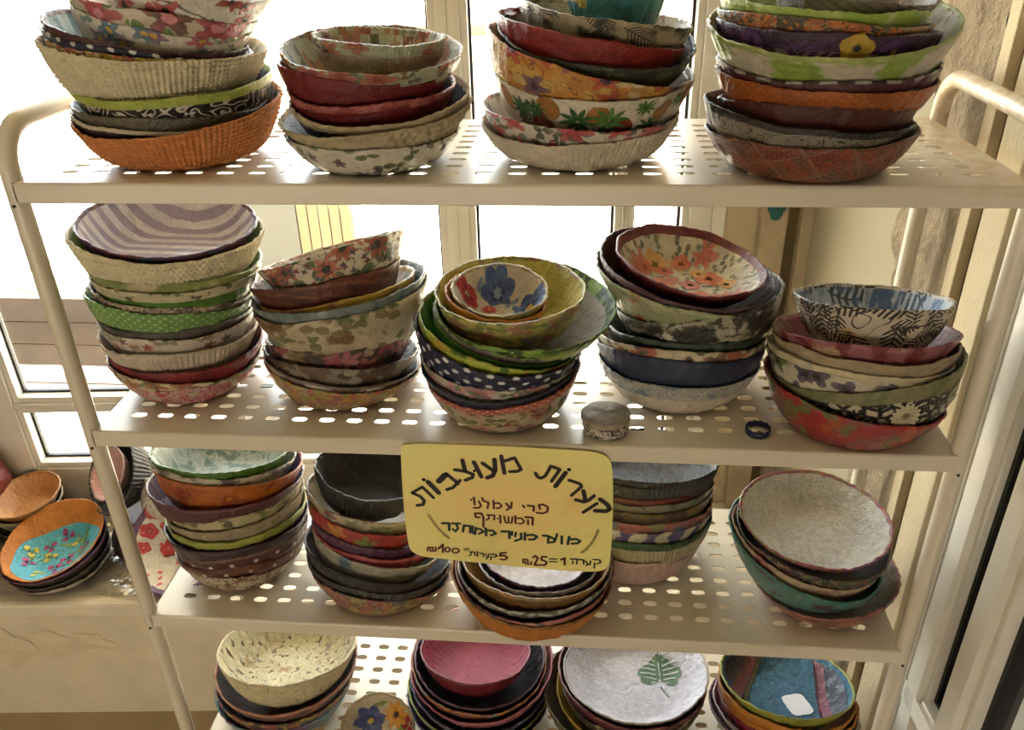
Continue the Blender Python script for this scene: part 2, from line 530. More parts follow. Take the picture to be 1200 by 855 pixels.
for (a, c, z0, z1) in ((-0.452, -0.402, -0.388, CZ), (-0.452, -0.402, FZ + 0.08, -0.425), (-1.0, -0.490, FZ + 0.08, CZ)):
    g.box(RS + 0.012, RS + 0.04, c - 0.006, c, z0, z1); g.box(RS + 0.012, RS + 0.04, a, a + 0.004, z0, z1)
    g.box(RS + 0.012, RS + 0.04, a, c, z0, z0 + 0.005)
    MB().box(RS + 0.022, RS + 0.026, a + 0.002, c - 0.002, z0 + 0.002, z1 - 0.002).build('glass_pane', M_glass, door)
g.build('gasket', M_gasket, door)
st(wbuild(MB().box(RS, RS + 0.12, -3.1, -1.08, FZ, CZ), 'wall_right_near', M_wallp))
st(wbuild(MB().box(-9.0, 9.0, -3.2, 0.6, CZ + 0.12, 9.0), 'wall_sky_block', M_stucco))  # unseen mass added above the room to block sky from the building side
st(wbuild(MB().box(-3.1, -3.0, -3.1, WN, FZ, CZ), 'wall_left', M_wallp))
st(wbuild(MB().box(-3.1, RS + 0.1, -3.2, -3.1, FZ, CZ), 'wall_front', M_wallp))
# passage wall beyond the glazed door; end wall and roof added to keep sun out
st(wbuild(MB().box(RS + 0.45, RS + 0.55, -2.6, 0.4, FZ, CZ).box(RS + 0.1, RS + 0.55, 0.26, 0.4, FZ, CZ).box(RS + 0.3, RS + 0.55, -2.6, 0.4, CZ, CZ + 0.1), 'wall_passage', simple('passage_render', 'c2b08e', 0.9, 8, 0.1, 0.4, 90, 0.004)))
st(wbuild(MB().box(RS + 0.12, RS + 0.45, -2.6, 0.26, FZ - 0.1, FZ), 'floor_passage', M_floor))
# lamp panel, a glowing mesh added to go with the area light
lm = NT('fill_panel_face'); lm.b.inputs['Base Color'].default_value = (0.9, 0.85, 0.75, 1)
lm.b.inputs['Emission Color'].default_value = (1, 0.85, 0.62, 1); lm.b.inputs['Emission Strength'].default_value = 1.5
lp = empty('fill_panel', (-0.6, -2.66, -0.40), (math.radians(92), 0, math.radians(-4)))
tag(lp, 'added long white lamp panel on the wall behind the photographer', 'fill')
MB().box(-1.6, 1.6, -0.48, 0.6, -0.0, 0.03, 0.004).build('fill_panel_back', M_alu, lp)
MB().box(-1.57, 1.57, -0.45, 0.57, -0.004, 0.0).build('fill_panel_face', lm.mat, lp)

# ------------------------------------------------------------------ outdoors
GZ = -1.10
def paving():
    t = NT('plaza_paving')
    obj = t.n('ShaderNodeTexCoord').outputs['Object']
    q = t.n('ShaderNodeMapping'); t.set(q.inputs[0], obj); q.inputs['Rotation'].default_value = (0, 0, 0.45)
    br = t.n('ShaderNodeTexBrick'); t.set(br.inputs['Vector'], q.outputs[0])
    br.inputs['Color1'].default_value = (*lin('e9dfcc'), 1); br.inputs['Color2'].default_value = (*lin('ddd0b8'), 1)
    br.inputs['Mortar'].default_value = (*lin('9d8f78'), 1)
    br.inputs['Scale'].default_value = 1.0; br.inputs['Mortar Size'].default_value = 0.008
    br.inputs['Brick Width'].default_value = 0.62; br.inputs['Row Height'].default_value = 0.34
    f = t.noise(obj, 1.1, 4)
    t.set(t.b.inputs['Base Color'], t.mix(t.step(f.outputs[0], 0.62, 0.06), br.outputs[0], lin('cbb89a')))
    t.b.inputs['Roughness'].default_value = 0.9
    return t.mat
st(MB().box(-40, 40, 0.62, 60, GZ - 0.1, GZ).build('ground', paving()))
M_wood = simple('weathered_timber', '3b2e25', 0.75, 14, 0.16, 0.3, 90, 0.003, c2='2e241d')
M_woodl = simple('pale_timber', '55443a', 0.75, 14, 0.08)
M_grey = simple('grey_metal', '8b9098', 0.5)
# wooden bench beyond the window
bn = empty('garden_bench', (-1.55, 1.50, GZ))
tag(bn, 'brown slatted timber bench on the paving outside the left window', 'bench')
for k, (z0, z1) in enumerate(((0.415, 0.500), (0.330, 0.412), (0.245, 0.327))):
    MB().box(-1.1, 0.62, 0.145 + 0.004 * k - 0.03, 0.145 - 0.03 + 0.03, z0, z1, 0.004).build('back_slat', M_wood, bn)
MB().box(-1.1, 0.62, -0.13, -0.08, 0.275, 0.300, 0.004).build('seat_slat', M_woodl, bn)
MB().box(-1.1, 0.62, -0.075, -0.02, 0.275, 0.300, 0.004).build('seat_slat', M_woodl, bn)
for x in (-0.85, 0.57):
    MB().box(x - 0.025, x + 0.025, -0.12, 0.14, 0.0, 0.275, 0.004).build('leg', M_wood, bn)
# grey metal chair arm seen over the bench
ch = empty('garden_chair', (-2.62, 2.55, GZ), (0, 0, 0.25))
tag(ch, 'grey garden chair standing behind the timber bench', 'chair')
MB().tube([(-0.17, 0, 0.0), (-0.08, 0, 0.30), (-0.06, 0, 0.335), (0.2, 0, 0.34), (0.235, 0, 0.315), (0.28, 0, 0.0)], 0.022, 10).build('frame', M_grey, ch, smooth=True)
MB().tube([(-0.17, 0.5, 0.0), (-0.08, 0.5, 0.30), (-0.06, 0.5, 0.335), (0.2, 0.5, 0.34), (0.235, 0.5, 0.315), (0.28, 0.5, 0.0)], 0.022, 10).build('frame', M_grey, ch, smooth=True)
MB().box(-0.12, 0.26, 0.02, 0.48, 0.16, 0.19, 0.008).build('seat', M_grey, ch)
MB().box(-0.14, -0.10, 0.02, 0.48, 0.19, 0.33, 0.01).build('backrest', M_grey, ch)
# planter box with a slatted end
pl = empty('planter_box', (-1.20, 2.75, GZ), (0, 0, 0.2))
tag(pl, 'large pale planter box with slatted end on the plaza', 'planter')
M_plw = simple('planter_board', '55544f', 0.8, 10, 0.04)
M_pls = simple('planter_slat', '75674e', 0.8, 10, 0.06)
MB().box(-0.9, 0.0, -0.02, 0.02, 0.0, 0.47, 0.004).build('side_panel', M_plw, pl)
for k in range(5):
    MB().box(0.004 + k * 0.047, 0.047 + k * 0.047, -0.015, 0.02, 0.0, 0.50, 0.003).build('slat', M_pls, pl)
MB().box(-0.9, 0.24, 0.03, 0.6, 0.0, 0.40, 0.004).build('soil_box', M_pls, pl)
# grey post and terracotta kerbs further away
po = MB().tube([(0, 0, 0), (0, 0, 1.05)], 0.028, 14)
po.box(-0.05, 0.05, -0.05, 0.05, 0, 0.012)
tag(po.build('bollard_post', M_grey, loc=(0.16, 3.4, GZ)), 'slim grey post on the plaza beyond the middle window', 'post')
M_terra = simple('terracotta', 'b5714e', 0.85, 6, 0.1)
tag(MB().box(-2.6, 2.4, -0.25, 0.25, 0, 0.14, 0.02).build('terracotta_kerb', M_terra, loc=(-0.2, 11.5, GZ)), 'low terracotta kerb across the far plaza', 'kerb')
tag(MB().box(-0.4, 0.4, -0.2, 0.2, 0, 0.12, 0.03).build('stone_bench', simple('sand_stone', 'b09a78', 0.9, 6, 0.1), loc=(-4.7, 13.0, GZ)), 'low sandy stone bench on the far plaza', 'bench')
tag(MB().box(-1.3, 0.6, -0.3, 0.3, 0, 0.45, 0.03).build('low_wall', simple('cream_block', 'd8c8a6', 0.9, 5, 0.06), loc=(-1.5, 7.2, GZ)), 'low cream block wall on the plaza behind the planter', 'wall')
# warm coloured house wall at the right of the plaza
hw = empty('house_front', (2.6, 7.6, GZ))
tag(hw, 'warm cream house front with terracotta bands across the plaza', 'building')
MB().box(-2.0, 3.5, 0, 0.5, 0, 3.2).build('wall', simple('cream_render', 'efe3c8', 0.9, 3, 0.05), hw)
MB().box(-2.0, -0.9, -0.04, 0, 0, 3.2, 0.01).build('wall_band', simple('peach_render', 'e0bd94', 0.9, 3, 0.06), hw)
MB().box(0.2, 0.5, -0.04, 0, 0, 3.2, 0.01).build('wall_band', simple('peach_render', 'e4c8a4', 0.9, 3, 0.06), hw)
ds = MB()
for k in range(14): ds.box(-1.1 + k * 0.17, -1.1 + k * 0.17 + 0.15, -0.9, -0.86, 0, 0.62, 0.005)
dso = empty('timber_fence', (1.35, 4.4, GZ)); tag(dso, 'warm timber slat screen beyond the right window pane', 'fence')
for k in range(9): MB().box(-0.7 + k * 0.15, -0.565 + k * 0.15, -0.02, 0.02, 0, 0.75, 0.005).build('slat', simple('honey_timber', 'cf9f6c', 0.8, 8, 0.06), dso)
MB().box(-0.7, 0.66, 0.02, 0.05, 0.55, 0.60, 0.004).build('rail', M_woodl, dso)

# ------------------------------------------------------------------ the white steel rack
ZS = {1: 0.2738, 2: 0.0, 3: -0.2732, 4: -0.5509}
SD = 0.2509
def paint_mat():
    t = NT('cream_enamel')
    obj = t.n('ShaderNodeTexCoord').outputs['Object']
    f = t.noise(obj, 9, 5); g2 = t.noise(obj, 60, 3)
    col = t.mix(t.step(f.outputs[0], 0.5, 0.25), lin('d2c9b7'), lin('d9d1c1'))
    # rust-coloured wear towards the right end of the top shelf
    xyz = t.sep(obj)
    w = t.math('MULTIPLY', t.step(xyz[0], 0.41, 0.06), t.step(xyz[2], 0.265, 0.002))
    w = t.math('MULTIPLY', w, t.step(g2.outputs[0], 0.47, 0.12))
    w = t.math('MULTIPLY', w, 0.55)
    col = t.mix(w, col, lin('b98d52'))
    t.set(t.b.inputs['Base Color'], col)
    t.b.inputs['Roughness'].default_value = 0.27
    return t.mat
M_rack = paint_mat()
M_bolt = simple('dark_bolt', '1a1510', 0.5)
rack = empty('shelving_rack', (0, 0.125, FZ))
tag(rack, 'cream white steel rack with four slotted shelves full of paper bowls', 'shelf')
def rloc(z=0): return (0, -0.125, -FZ + z)

def shelf_mesh(z):
    px, py, x0, yy0 = 0.030556, 0.02262, -0.4125, 0.036
    nx, ny = 28, 9
    hw_, hr = 0.0086, 0.0045
    bm = bmesh.new()
    cache = {}
    def V(x, y):
        k = (round(x * 1e5), round(y * 1e5))
        if k not in cache: cache[k] = bm.verts.new((x, y, z))
        return cache[k]
    def quad(*p):
        vs = [V(*q) for q in p]
        try: bm.faces.new(vs)
        except ValueError: pass
    xs = [x0 - px / 2 + i * px for i in range(nx + 1)]
    ys = [yy0 - py / 2 + j * py for j in range(ny + 1)]
    for i in range(nx):
        for j in range(ny):
            a, b_, c, d_ = xs[i], xs[i + 1], ys[j], ys[j + 1]
            cx, cy = (a + b_) / 2, (c + d_) / 2
            outer = [(a + (b_ - a) * k / 4, c) for k in range(4)] + [(b_, c + (d_ - c) * k / 4) for k in range(4)] + \
                    [(b_ - (b_ - a) * k / 4, d_) for k in range(4)] + [(a, d_ - (d_ - c) * k / 4) for k in range(4)]
            inner = []
            L = hw_ - hr
            for (ox, oy) in outer:
                dx, dy = ox - cx, oy - cy
                ix = max(-L, min(L, dx * L / (px / 4))) if abs(dx) < px / 4 + 1e-6 else math.copysign(L, dx)
                if abs(dx) <= px / 4 + 1e-6: inner.append((cx + ix, cy + math.copysign(hr, dy)))
                else:
                    an = {0: 0.0, 1: math.radians(45), 2: math.radians(90)}[round(abs(dy) / (py / 4))]
                    inner.append((cx + math.copysign(L + hr * math.cos(an), dx), cy + (math.copysign(hr * math.sin(an), dy) if dy else 0)))
            for k in range(16):
                k2 = (k + 1) % 16
                p = [outer[k], outer[k2], inner[k2], inner[k]]
                if inner[k] == inner[k2]: p = p[:3]
                vs = []
                for q in p:
                    w = V(*q)
                    if w not in vs: vs.append(w)
                if len(vs) > 2:
                    try: bm.faces.new(vs)
                    except ValueError: pass
    X0, X1, Y0, Y1 = -0.45, 0.45, 0.0025, SD - 0.002
    quad((X0, Y0), (X1, Y0), (X1, ys[0]), (X0, ys[0]))
    quad((X0, ys[-1]), (X1, ys[-1]), (X1, Y1), (X0, Y1))
    quad((X0, ys[0]), (xs[0], ys[0]), (xs[0], ys[-1]), (X0, ys[-1]))
    quad((xs[-1], ys[0]), (X1, ys[0]), (X1, ys[-1]), (xs[-1], ys[-1]))
    m = MB(); m.bm(bm)
    # folded lips: front, back and sides
    prof = [(0.0025, z), (0.0008, z - 0.0008), (0.0, z - 0.0025), (0.0, z - 0.0185), (0.0012, z - 0.0195), (0.012, z - 0.0195)]
    n = len(prof)
    m.add([(-0.45, y, q) for y, q in prof] + [(0.45, y, q) for y, q in prof], [(i, i + 1, n + i + 1, n + i) for i in range(n - 1)])
    prof = [(SD - 0.002, z), (SD, z - 0.002), (SD, z - 0.0185), (SD - 0.01, z - 0.0195)]
    n = 4
    m.add([(-0.45, y, q) for y, q in prof] + [(0.45, y, q) for y, q in prof], [(i, n + i, n + i + 1, i + 1) for i in range(n - 1)])
    for sx in (-0.45, 0.45):
        m.add([(sx, 0.0, z), (sx, SD, z), (sx, SD, z - 0.0195), (sx, 0.0, z - 0.0195)], [(0, 1, 2, 3)])
    return m
for k in (1, 2, 3, 4):
    o = shelf_mesh(ZS[k]).build('shelf', M_rack, rack, rloc())
    sm = o.modifiers.new('thickness', 'SOLIDIFY'); sm.thickness = 0.0012; sm.offset = -1
def arc(c, r, a0, a1, n=7):
    return [(c[0], c[1] + r * math.cos(a0 + (a1 - a0) * i / n), c[2] + r * math.sin(a0 + (a1 - a0) * i / n)) for i in range(n + 1)]
for x in (-0.4545, 0.4565):
    zt, rr = 0.322, 0.04
    path = [(x, 0.010, FZ + 0.012)] + [(x, 0.010, z) for z in (-0.6, -0.3, 0.0, 0.2)] + arc((x, 0.010 + rr, zt - rr), rr, PI, PI / 2) + \
           arc((x, 0.242 - rr, zt - rr), rr, PI / 2, 0) + [(x, 0.242, z) for z in (0.2, 0.0, -0.3, -0.6)] + [(x, 0.242, FZ + 0.012)]
    fr = MB().tube(path, 0.0092, 18).build('side_frame', M_rack, rack, rloc(), smooth=True)
    for yy in (0.010, 0.242):
        MB().tube([(x, yy, FZ), (x, yy, FZ + 0.03)], 0.0115, 14).build('foot_cap', M_gasket, fr)
    for k in (1, 2, 3, 4):
        MB().tube([(x, -0.0005, ZS[k] - 0.0225), (x, 0.004, ZS[k] - 0.0225)], 0.0016, 8).build('bolt', M_bolt, fr)
# ------------------------------------------------------------------ papier-mache bowls
def P(base, *layers, r=0.33, b=0.45): return (base, list(layers), r, b)
def fl(size, thr, cols, n=5, ctr=None, dens=0.85): return ('fl', size, thr, cols.split(), n, ctr, dens)
def no(scale, lo, hi, c): return ('no', scale, lo, hi, c)
def ed(size, w, c): return ('ed', size, w, c)
def cu(scale, freq, w, c): return ('cu', scale, freq, w, c)
def stp(ang, pitch, duty, c, dist=0.0): return ('st', math.radians(ang), pitch, duty, c, dist)
def do(pitch, r, c): return ('do', pitch, r, c)
def ha(size, pitch, duty, c): return ('ha', size, pitch, duty, c)
def pa(size, cols): return ('pa', size, cols.split())
def sp(size, thr, c): return ('sp', size, thr, c)
def leaves(size=0.012, cols='4f7a35 3b5f2c 6f8f45', dens=0.7, thr=0.55): return fl(size, thr, cols, 2, None, dens)

class Shape:
    """a hand-made bowl: flat base circle lofted to a tilted, slightly uneven rim"""
    def __init__(s, rim, R, roll, pitch, base, hb, b, p, th, seed, wr, wz, btilt=0.0):
        s.rim = np.array(rim, float); s.R = R; s.b = b; s.p = p; s.th = th
        s.base = np.array(base, float); s.ro = math.radians(roll); s.pi = math.radians(pitch); s.bt = btilt
        r = random.Random(seed)
        s.har = [(k, r.uniform(-1, 1) / k ** 0.8, r.uniform(0, 6.28)) for k in (2, 3, 4, 5, 7, 9, 13)]
        s.haz = [(k, r.uniform(-1, 1) / k ** 0.7, r.uniform(0, 6.28)) for k in (2, 3, 4, 6, 8, 11)]
        s.wr = wr; s.wz = wz
        s.rib = None; s.knit = None; s.lim = None
        s.fine = [(r.randint(5, 46), r.uniform(-14, 14), r.uniform(0, 6.28), r.uniform(0.4, 1)) for _ in range(14)]
        s.rag = [(r.randint(17, 70), r.uniform(0, 6.28), r.uniform(0.3, 1)) for _ in range(9)]
    def frame(s, f):
        ro, pi = s.ro * f, s.pi * f
        e1 = np.array([math.cos(ro), 0, math.sin(ro)]); n0 = np.array([-math.sin(ro), 0, math.cos(ro)])
        e2 = math.cos(pi) * np.array([0, 1.0, 0]) + math.sin(pi) * n0
        return e1, e2, np.cross(e1, e2)
    def rad(s, t): return s.R * (s.b + (1 - s.b) * np.power(np.maximum(t, 0), s.p))
    def ring(s, t, az, inner=False, off=0.0):
        """t: 0 base .. 1 rim, az: array"""
        f = s.bt + (1 - s.bt) * t
        e1, e2, n = s.frame(f)
        c = s.base + (s.rim - s.base) * t
        r = np.full_like(az, float(s.rad(t)))
        wob = sum(a * np.cos(k * az + ph) for k, a, ph in s.har)
        r = r * (1 + s.wr * wob * (0.35 + 0.65 * t))
        if s.lim is not None:
            x = (az % (2 * PI)) / (2 * PI) * len(s.lim); i0 = np.floor(x).astype(int) % len(s.lim); i1 = (i0 + 1) % len(s.lim); fx = x - np.floor(x)
            y = min(59.999, max(0, t) * 60); j = int(y); fy = y - j
            col = s.lim[:, j] if s.lim[:, j + 1].max() > 8 else s.lim[:, j] * (1 - fy) + s.lim[:, j + 1] * fy
            col = np.where(s.lim[:, j + 1] > 8, np.where(s.lim[:, j] > 8, 9.0, s.lim[:, j] * 1.0 + fy * 0.12), col)
            la = np.minimum(1.3, col[i0]) * (1 - fx) + np.minimum(1.3, col[i1]) * fx
            r = np.minimum(r, np.maximum(la, 0.2) * s.R)
        z = s.wz * t * t * sum(a * np.cos(k * az + ph) for k, a, ph in s.haz)
        r = r + 0.00022 * sum(a * np.cos(k * az + m * t + ph) for k, m, ph, a in s.fine)
        z = z + 0.00018 * t ** 6 * sum(a * np.cos(k * az + ph) for k, ph, a in s.rag)
        if not inner:
            if s.rib: 
                fade = min(1, max(0, (t - 0.05) * 8)) * min(1, (1.0 - t) * 14 + 0.25)
                r = r + s.rib[1] * fade * (np.abs(np.sin(0.5 * s.rib[0] * az)) - 0.6)
            if s.knit:
                fade = min(1, max(0, (t - 0.02) * 8))
                hh = np.linalg.norm(s.rim - s.base) * 1.25
                kn = s.knit[0]; amp = s.knit[1]
                row = math.floor(t * hh / kn)
                ph = PI * 0.5 * (row % 2) if s.knit[2] else 0
                r = r + amp * fade * (1.35 * np.abs(np.sin(PI * az * s.R / kn + ph)) ** 0.8 * (abs(math.sin(PI * t * hh / kn)) ** 0.8) - 0.55)
            r = r + off
        else:
            r = r - s.th - off
            z = z + s.th * (1 - t) + off * (1 - t)
        return c + r[:, None] * (np.cos(az)[:, None] * e1 + np.sin(az)[:, None] * e2) + z[:, None] * n if not np.isscalar(z) else c + r[:, None] * (np.cos(az)[:, None] * e1 + np.sin(az)[:, None] * e2) + z * n
    def inner_at(s, x, y, off=0.0):
        """point above the inner skin at planar position (x, y) measured from the axis"""
        rho = math.hypot(x, y); az = np.array([math.atan2(y, x)])
        lo, hi = 0.0, 1.0
        if rho <= s.rad(0) - s.th:
            pt = s.ring(0.0, az, True, off)[0]; c0 = s.ring(0.0, az + PI, True, off)[0]
            ctr = (pt + c0) / 2
            return ctr + (pt - ctr) * rho / max(1e-6, np.linalg.norm(pt - ctr))
        for _ in range(24):
            m = (lo + hi) / 2
            if s.rad(m) - s.th < rho: lo = m
            else: hi = m
        return s.ring(min(lo, 0.995), az, True, off)[0]
    def outer_at(s, u, v, off=0.0):
        """u: degrees round the outside (0 faces the viewer, + to the right), v: 0 base .. 1 rim"""
        return s.ring(v, np.array([math.radians(u) - PI / 2]), False, off)[0]

def make_bowl(shape, outer, inner=None, rim=None, lining=False, rim_t=0.9, ringr=None, decals=(), seg=120, name='paper_bowl', parent=None, no_out=15):
    """builds the bowl; contrasting rim and lining become parts"""
    S = shape
    az = np.linspace(0, 2 * PI, seg, endpoint=False)
    ts = [(k / no_out) ** (1.9 if not S.knit else 1.2) for k in range(no_out + 1)]
    ts = sorted(set(ts + [rim_t]))
    org = S.base
    verts = []; uvs = []; rings = []
    def addring(pts, uv):
        rings.append(len(verts)); verts.extend((pts - org).tolist()); uvs.extend(uv)
    rm = S.R * 0.85
    h = np.linalg.norm(S.rim - S.base)
    # bottom disc
    e1, e2, n = S.frame(S.bt)
    zones = []
    r0 = S.ring(0, az)
    c0 = r0.mean(0)
    addring(c0 + (r0 - c0) * 0.5 + n * 0.0012, [(a * rm, -0.01) for a in az])
    zones.append('o')
    for t in ts:
        addring(S.ring(t, az), [(a * rm, t * h * 1.3) for a in az])
        zones.append('r' if t >= rim_t - 1e-6 else 'o')
    top_o = S.ring(1.0, az); top_i = S.ring(1.0, az, True)
    e1, e2, nr = S.frame(1)
    mid = (top_o * 0.72 + top_i * 0.28) + nr * 0.0010
    mid2 = (top_o * 0.28 + top_i * 0.72) + nr * 0.0010
    addring(mid, [(a * rm, h * 1.3 + 0.001) for a in az]); zones.append('r')
    addring(mid2, [(a * rm, h * 1.3 + 0.003) for a in az]); zones.append('r')
    its = [1.0, 0.97, 0.9, 0.8, 0.66, 0.52, 0.38, 0.25, 0.14, 0.07, 0.03, 0.012, 0.004, 0.0]
    def plan(t, k=1.0):
        rr = (S.rad(t) - S.th) * k
        return [(rr * math.cos(a), rr * math.sin(a)) for a in az]
    rim_in = 1 - (1 - rim_t) * 0.6
    if ringr: rim_in = max(0.002, (ringr - S.b) / (1 - S.b)) ** (1 / S.p)
    if ringr and rim_in < 0.05: rim_in = 0.05
    its = sorted(set(its + [rim_in]), reverse=True)
    for t in its:
        addring(S.ring(t, az, True), plan(t)); zones.append('r' if t >= rim_in - 1e-9 else 'i')
    ib = S.ring(0.0, az, True); cb = ib.mean(0)
    rsd = random.Random(int(S.R * 1e6) % 9973)
    for k in (0.66, 0.33):
        addring(cb + (ib - cb) * k, plan(0, k)); zones.append('i')
    nverts = len(verts)
    verts.append(((cb - org)).tolist()); uvs.append((0, 0))
    groups = {'o': [], 'r': [], 'i': []}
    for j in range(len(rings) - 1):
        z = zones[j] if zones[j] == zones[j + 1] else ('r' if 'r' in (zones[j], zones[j + 1]) and zones[j + 1] != 'r' else zones[j])
        if zones[j] == 'o' and zones[j + 1] == 'r': z = 'o'
        if zones[j] == 'r' and zones[j + 1] == 'i': z = 'i'
        a, b_ = rings[j], rings[j + 1]
        for k in range(seg):
            k2 = (k + 1) % seg
            groups[z].append(((a + k, a + k2, b_ + k2, b_ + k), (k == seg - 1)))
    a = rings[0]
    groups['o'].append((tuple(a + k for k in range(seg))[::-1], False))
    a = rings[-1]
    for k in range(seg): groups['i'].append(((a + k, a + (k + 1) % seg, nverts), False))
    V_ = np.array(verts); U_ = np.array(uvs)
    def emit(nm, zs, mats, parent_, loc, decs):
        fs = []; mi = []; wrap = []
        for i, z in enumerate(zs):
            for f, w in groups[z[0]]:
                fs.append(f); mi.append(z[1]); wrap.append(w and z[0] != 'i')
        used = sorted({i for f in fs for i in f}); mp = {g: i for i, g in enumerate(used)}
        vv = [V_[i] for i in used]; ff = [[mp[i] for i in f] for f in fs]
        uv = [[tuple(U_[i]) for i in f] for f in fs]
        for q, w in enumerate(wrap):
            if w: uv[q] = [(x + (2 * PI * rm if x < rm else 0), y) for x, y in uv[q]]
        mats = list(mats)
        for (pts, tris, mat, uvd) in decs:
            if mat not in mats: mats.append(mat)
            m = mats.index(mat); b0 = len(vv)
            vv += [np.array(p) - org for p in pts]
            for t3 in tris: ff.append([b0 + i for i in t3]); mi.append(m); uv.append([uvd[i] for i in t3])
        o = mesh_obj(nm, vv, ff, mats, parent_, loc, True, mi)
        lay = o.data.uv_layers.new(name='UVMap')
        lay.data.foreach_set('uv', np.array([c for f in uv for c in f], dtype=np.float32).ravel())
        return o
    mo = M_(outer); mi_ = M_(inner) if inner else mo; mr = M_(rim) if rim else None
    din = [d[1:] for d in decals if d[0] == 'i']; dout = [d[1:] for d in decals if d[0] == 'o']
    loc = tuple(org)
    if not rim and not lining:
        return emit(name, [('o', 0), ('r', 0), ('i', 1)], [mo, mi_], parent, loc, din + dout)
    root = empty(name, loc)
    zs = [('o', 0)]
    if not rim: zs.append(('r', 0))
    if not lining: zs.append(('i', 1))
    emit('bowl_body', zs, [mo, mi_], root, (0, 0, 0), dout + ([] if lining else din))
    if rim: emit('rim', [('r', 0)], [mr], root, (0, 0, 0), [])
    if lining: emit('lining', [('i', 0)], [mi_], root, (0, 0, 0), din)
    return root

# ---- printed motifs laid on the skin of a bowl
def motif(S, side, pts2, mat, off=0.0005, ctr=None, nr=2):
    """pts2: outline in metres (inner: planar x, y; outer: degrees, height fraction)"""
    c = ctr or (sum(p[0] for p in pts2) / len(pts2), sum(p[1] for p in pts2) / len(pts2))
    at = (lambda a, b_: S.inner_at(a, b_, off)) if side == 'i' else (lambda a, b_: S.outer_at(a, b_, off))
    n = len(pts2); P3 = [at(*c)]; uv = [c if side == 'i' else (c[0] * 0.0017, c[1] * 0.05)]
    for k in [(q + 1) / nr for q in range(nr)]:
        for (a, b_) in pts2:
            q = (c[0] + (a - c[0]) * k, c[1] + (b_ - c[1]) * k)
            P3.append(at(*q)); uv.append(q if side == 'i' else (q[0] * 0.0017, q[1] * 0.05))
    tris = []
    for i in range(n):
        j = (i + 1) % n
        tris.append((0, 1 + i, 1 + j))
        for q in range(nr - 1): tris.append((1 + q * n + i, 1 + (q + 1) * n + i, 1 + (q + 1) * n + j, 1 + q * n + j))
    return (side, P3, tris, mat, uv)
def petals(S, side, cx, cy, r, n, mat, ctr_mat=None, wide=0.55, rot=0.0, sx=1.0, sy=1.0, r0=0.12, sharp=1.0, off=0.0005):
    """flower of n pointed petals; sx, sy turn metres into the side's units"""
    out = []
    for k in range(n):
        a = rot + 2 * PI * k / n
        pts = []
        for i in range(14):
            t = i / 13.0 * 2
            u = t if t <= 1 else 2 - t
            w = wide * r * math.sin(PI * u ** sharp) ** 0.9 * 0.5 * (1 if t <= 1 else -1)
            d = r * (r0 + (1 - r0) * u)
            pts.append((cx + sx * (d * math.cos(a) - w * math.sin(a)), cy + sy * (d * math.sin(a) + w * math.cos(a))))
        out.append(motif(S, side, pts, mat, off + 0.00008 * k))
    if ctr_mat:
        out.append(motif(S, side, [(cx + sx * r * 0.2 * math.cos(t), cy + sy * r * 0.2 * math.sin(t)) for t in np.linspace(0, 6.28, 12, endpoint=False)], ctr_mat, off + 0.0009))
    return out
def blob(S, side, cx, cy, rx, ry, mat, rot=0.0, off=0.0005, jag=0.0, seed=0, sx=1.0, sy=1.0):
    r = random.Random(seed); pts = []
    for t in np.linspace(0, 2 * PI, 18, endpoint=False):
        q = 1 + jag * r.uniform(-1, 1)
        x, y = rx * q * math.cos(t), ry * q * math.sin(t)
        pts.append((cx + sx * (x * math.cos(rot) - y * math.sin(rot)), cy + sy * (x * math.sin(rot) + y * math.cos(rot))))
    return [motif(S, side, pts, mat, off)]
def stroke(S, side, pts, w, mat, off=0.00045, sx=1.0, sy=1.0):
    """thin painted line through pts (in the side's units; w in metres)"""
    out = []
    L = []; Rr = []
    for i, p in enumerate(pts):
        a = pts[max(0, i - 1)]; b_ = pts[min(len(pts) - 1, i + 1)]
        dx, dy = (b_[0] - a[0]) / sx, (b_[1] - a[1]) / sy
        l = math.hypot(dx, dy) or 1
        nx_, ny_ = -dy / l * w / 2 * sx, dx / l * w / 2 * sy
        L.append((p[0] + nx_, p[1] + ny_)); Rr.append((p[0] - nx_, p[1] - ny_))
    at = (lambda q: S.inner_at(q[0], q[1], off)) if side == 'i' else (lambda q: S.outer_at(q[0], q[1], off))
    P3 = []; uv = []
    for a, b_ in zip(L, Rr):
        P3 += [at(a), at(b_)]; uv += [a, b_]
    tris = [(2 * i, 2 * i + 1, 2 * i + 3, 2 * i + 2) for i in range(len(pts) - 1)]
    return [(side, P3, tris, mat, uv)]
def ink(c, c2=None, r=0.45): 
    return M_(P(c, *([no(120, 0.4, 0.65, c2)] if c2 else []), r=r, b=0.25))
# ---- shared prints
W = 'e9e2d4'; CR = 'ddd3b4'; BK = '191715'; NV = '1c2344'; RD = '8c1f24'; MR = '5e1a20'; PL = '44213a'; LG = '93b93c'; GR = '3f7a26'; OR = 'd77f2e'
KNITC = P('e4dab9', r=0.6, b=0.15)
def patch(cols, size=0.022, *more): return P(cols.split()[0], pa(size, cols), *more)
def rose(base=W, cols='c23340 d8696f b02a38', size=0.026, lf='4c5a45 6a7a68 39402f', thr=0.46):
    return P(base, leaves(size * 0.55, lf, 0.75, 0.6), fl(size, thr, cols, 5, None, 0.85))
PULP = P('f0ebe2', sp(0.0022, 0.26, 'b9ad9a'), no(200, 0.56, 0.7, 'd2c8b8'), r=0.7, b=1.15)
PULPY = P('e5d9b0', no(130, 0.57, 0.63, '6e4e3a'), no(45, 0.56, 0.68, 'bd9e6e'), no(60, 0.62, 0.7, 'a08a92'), r=0.7, b=1.1)
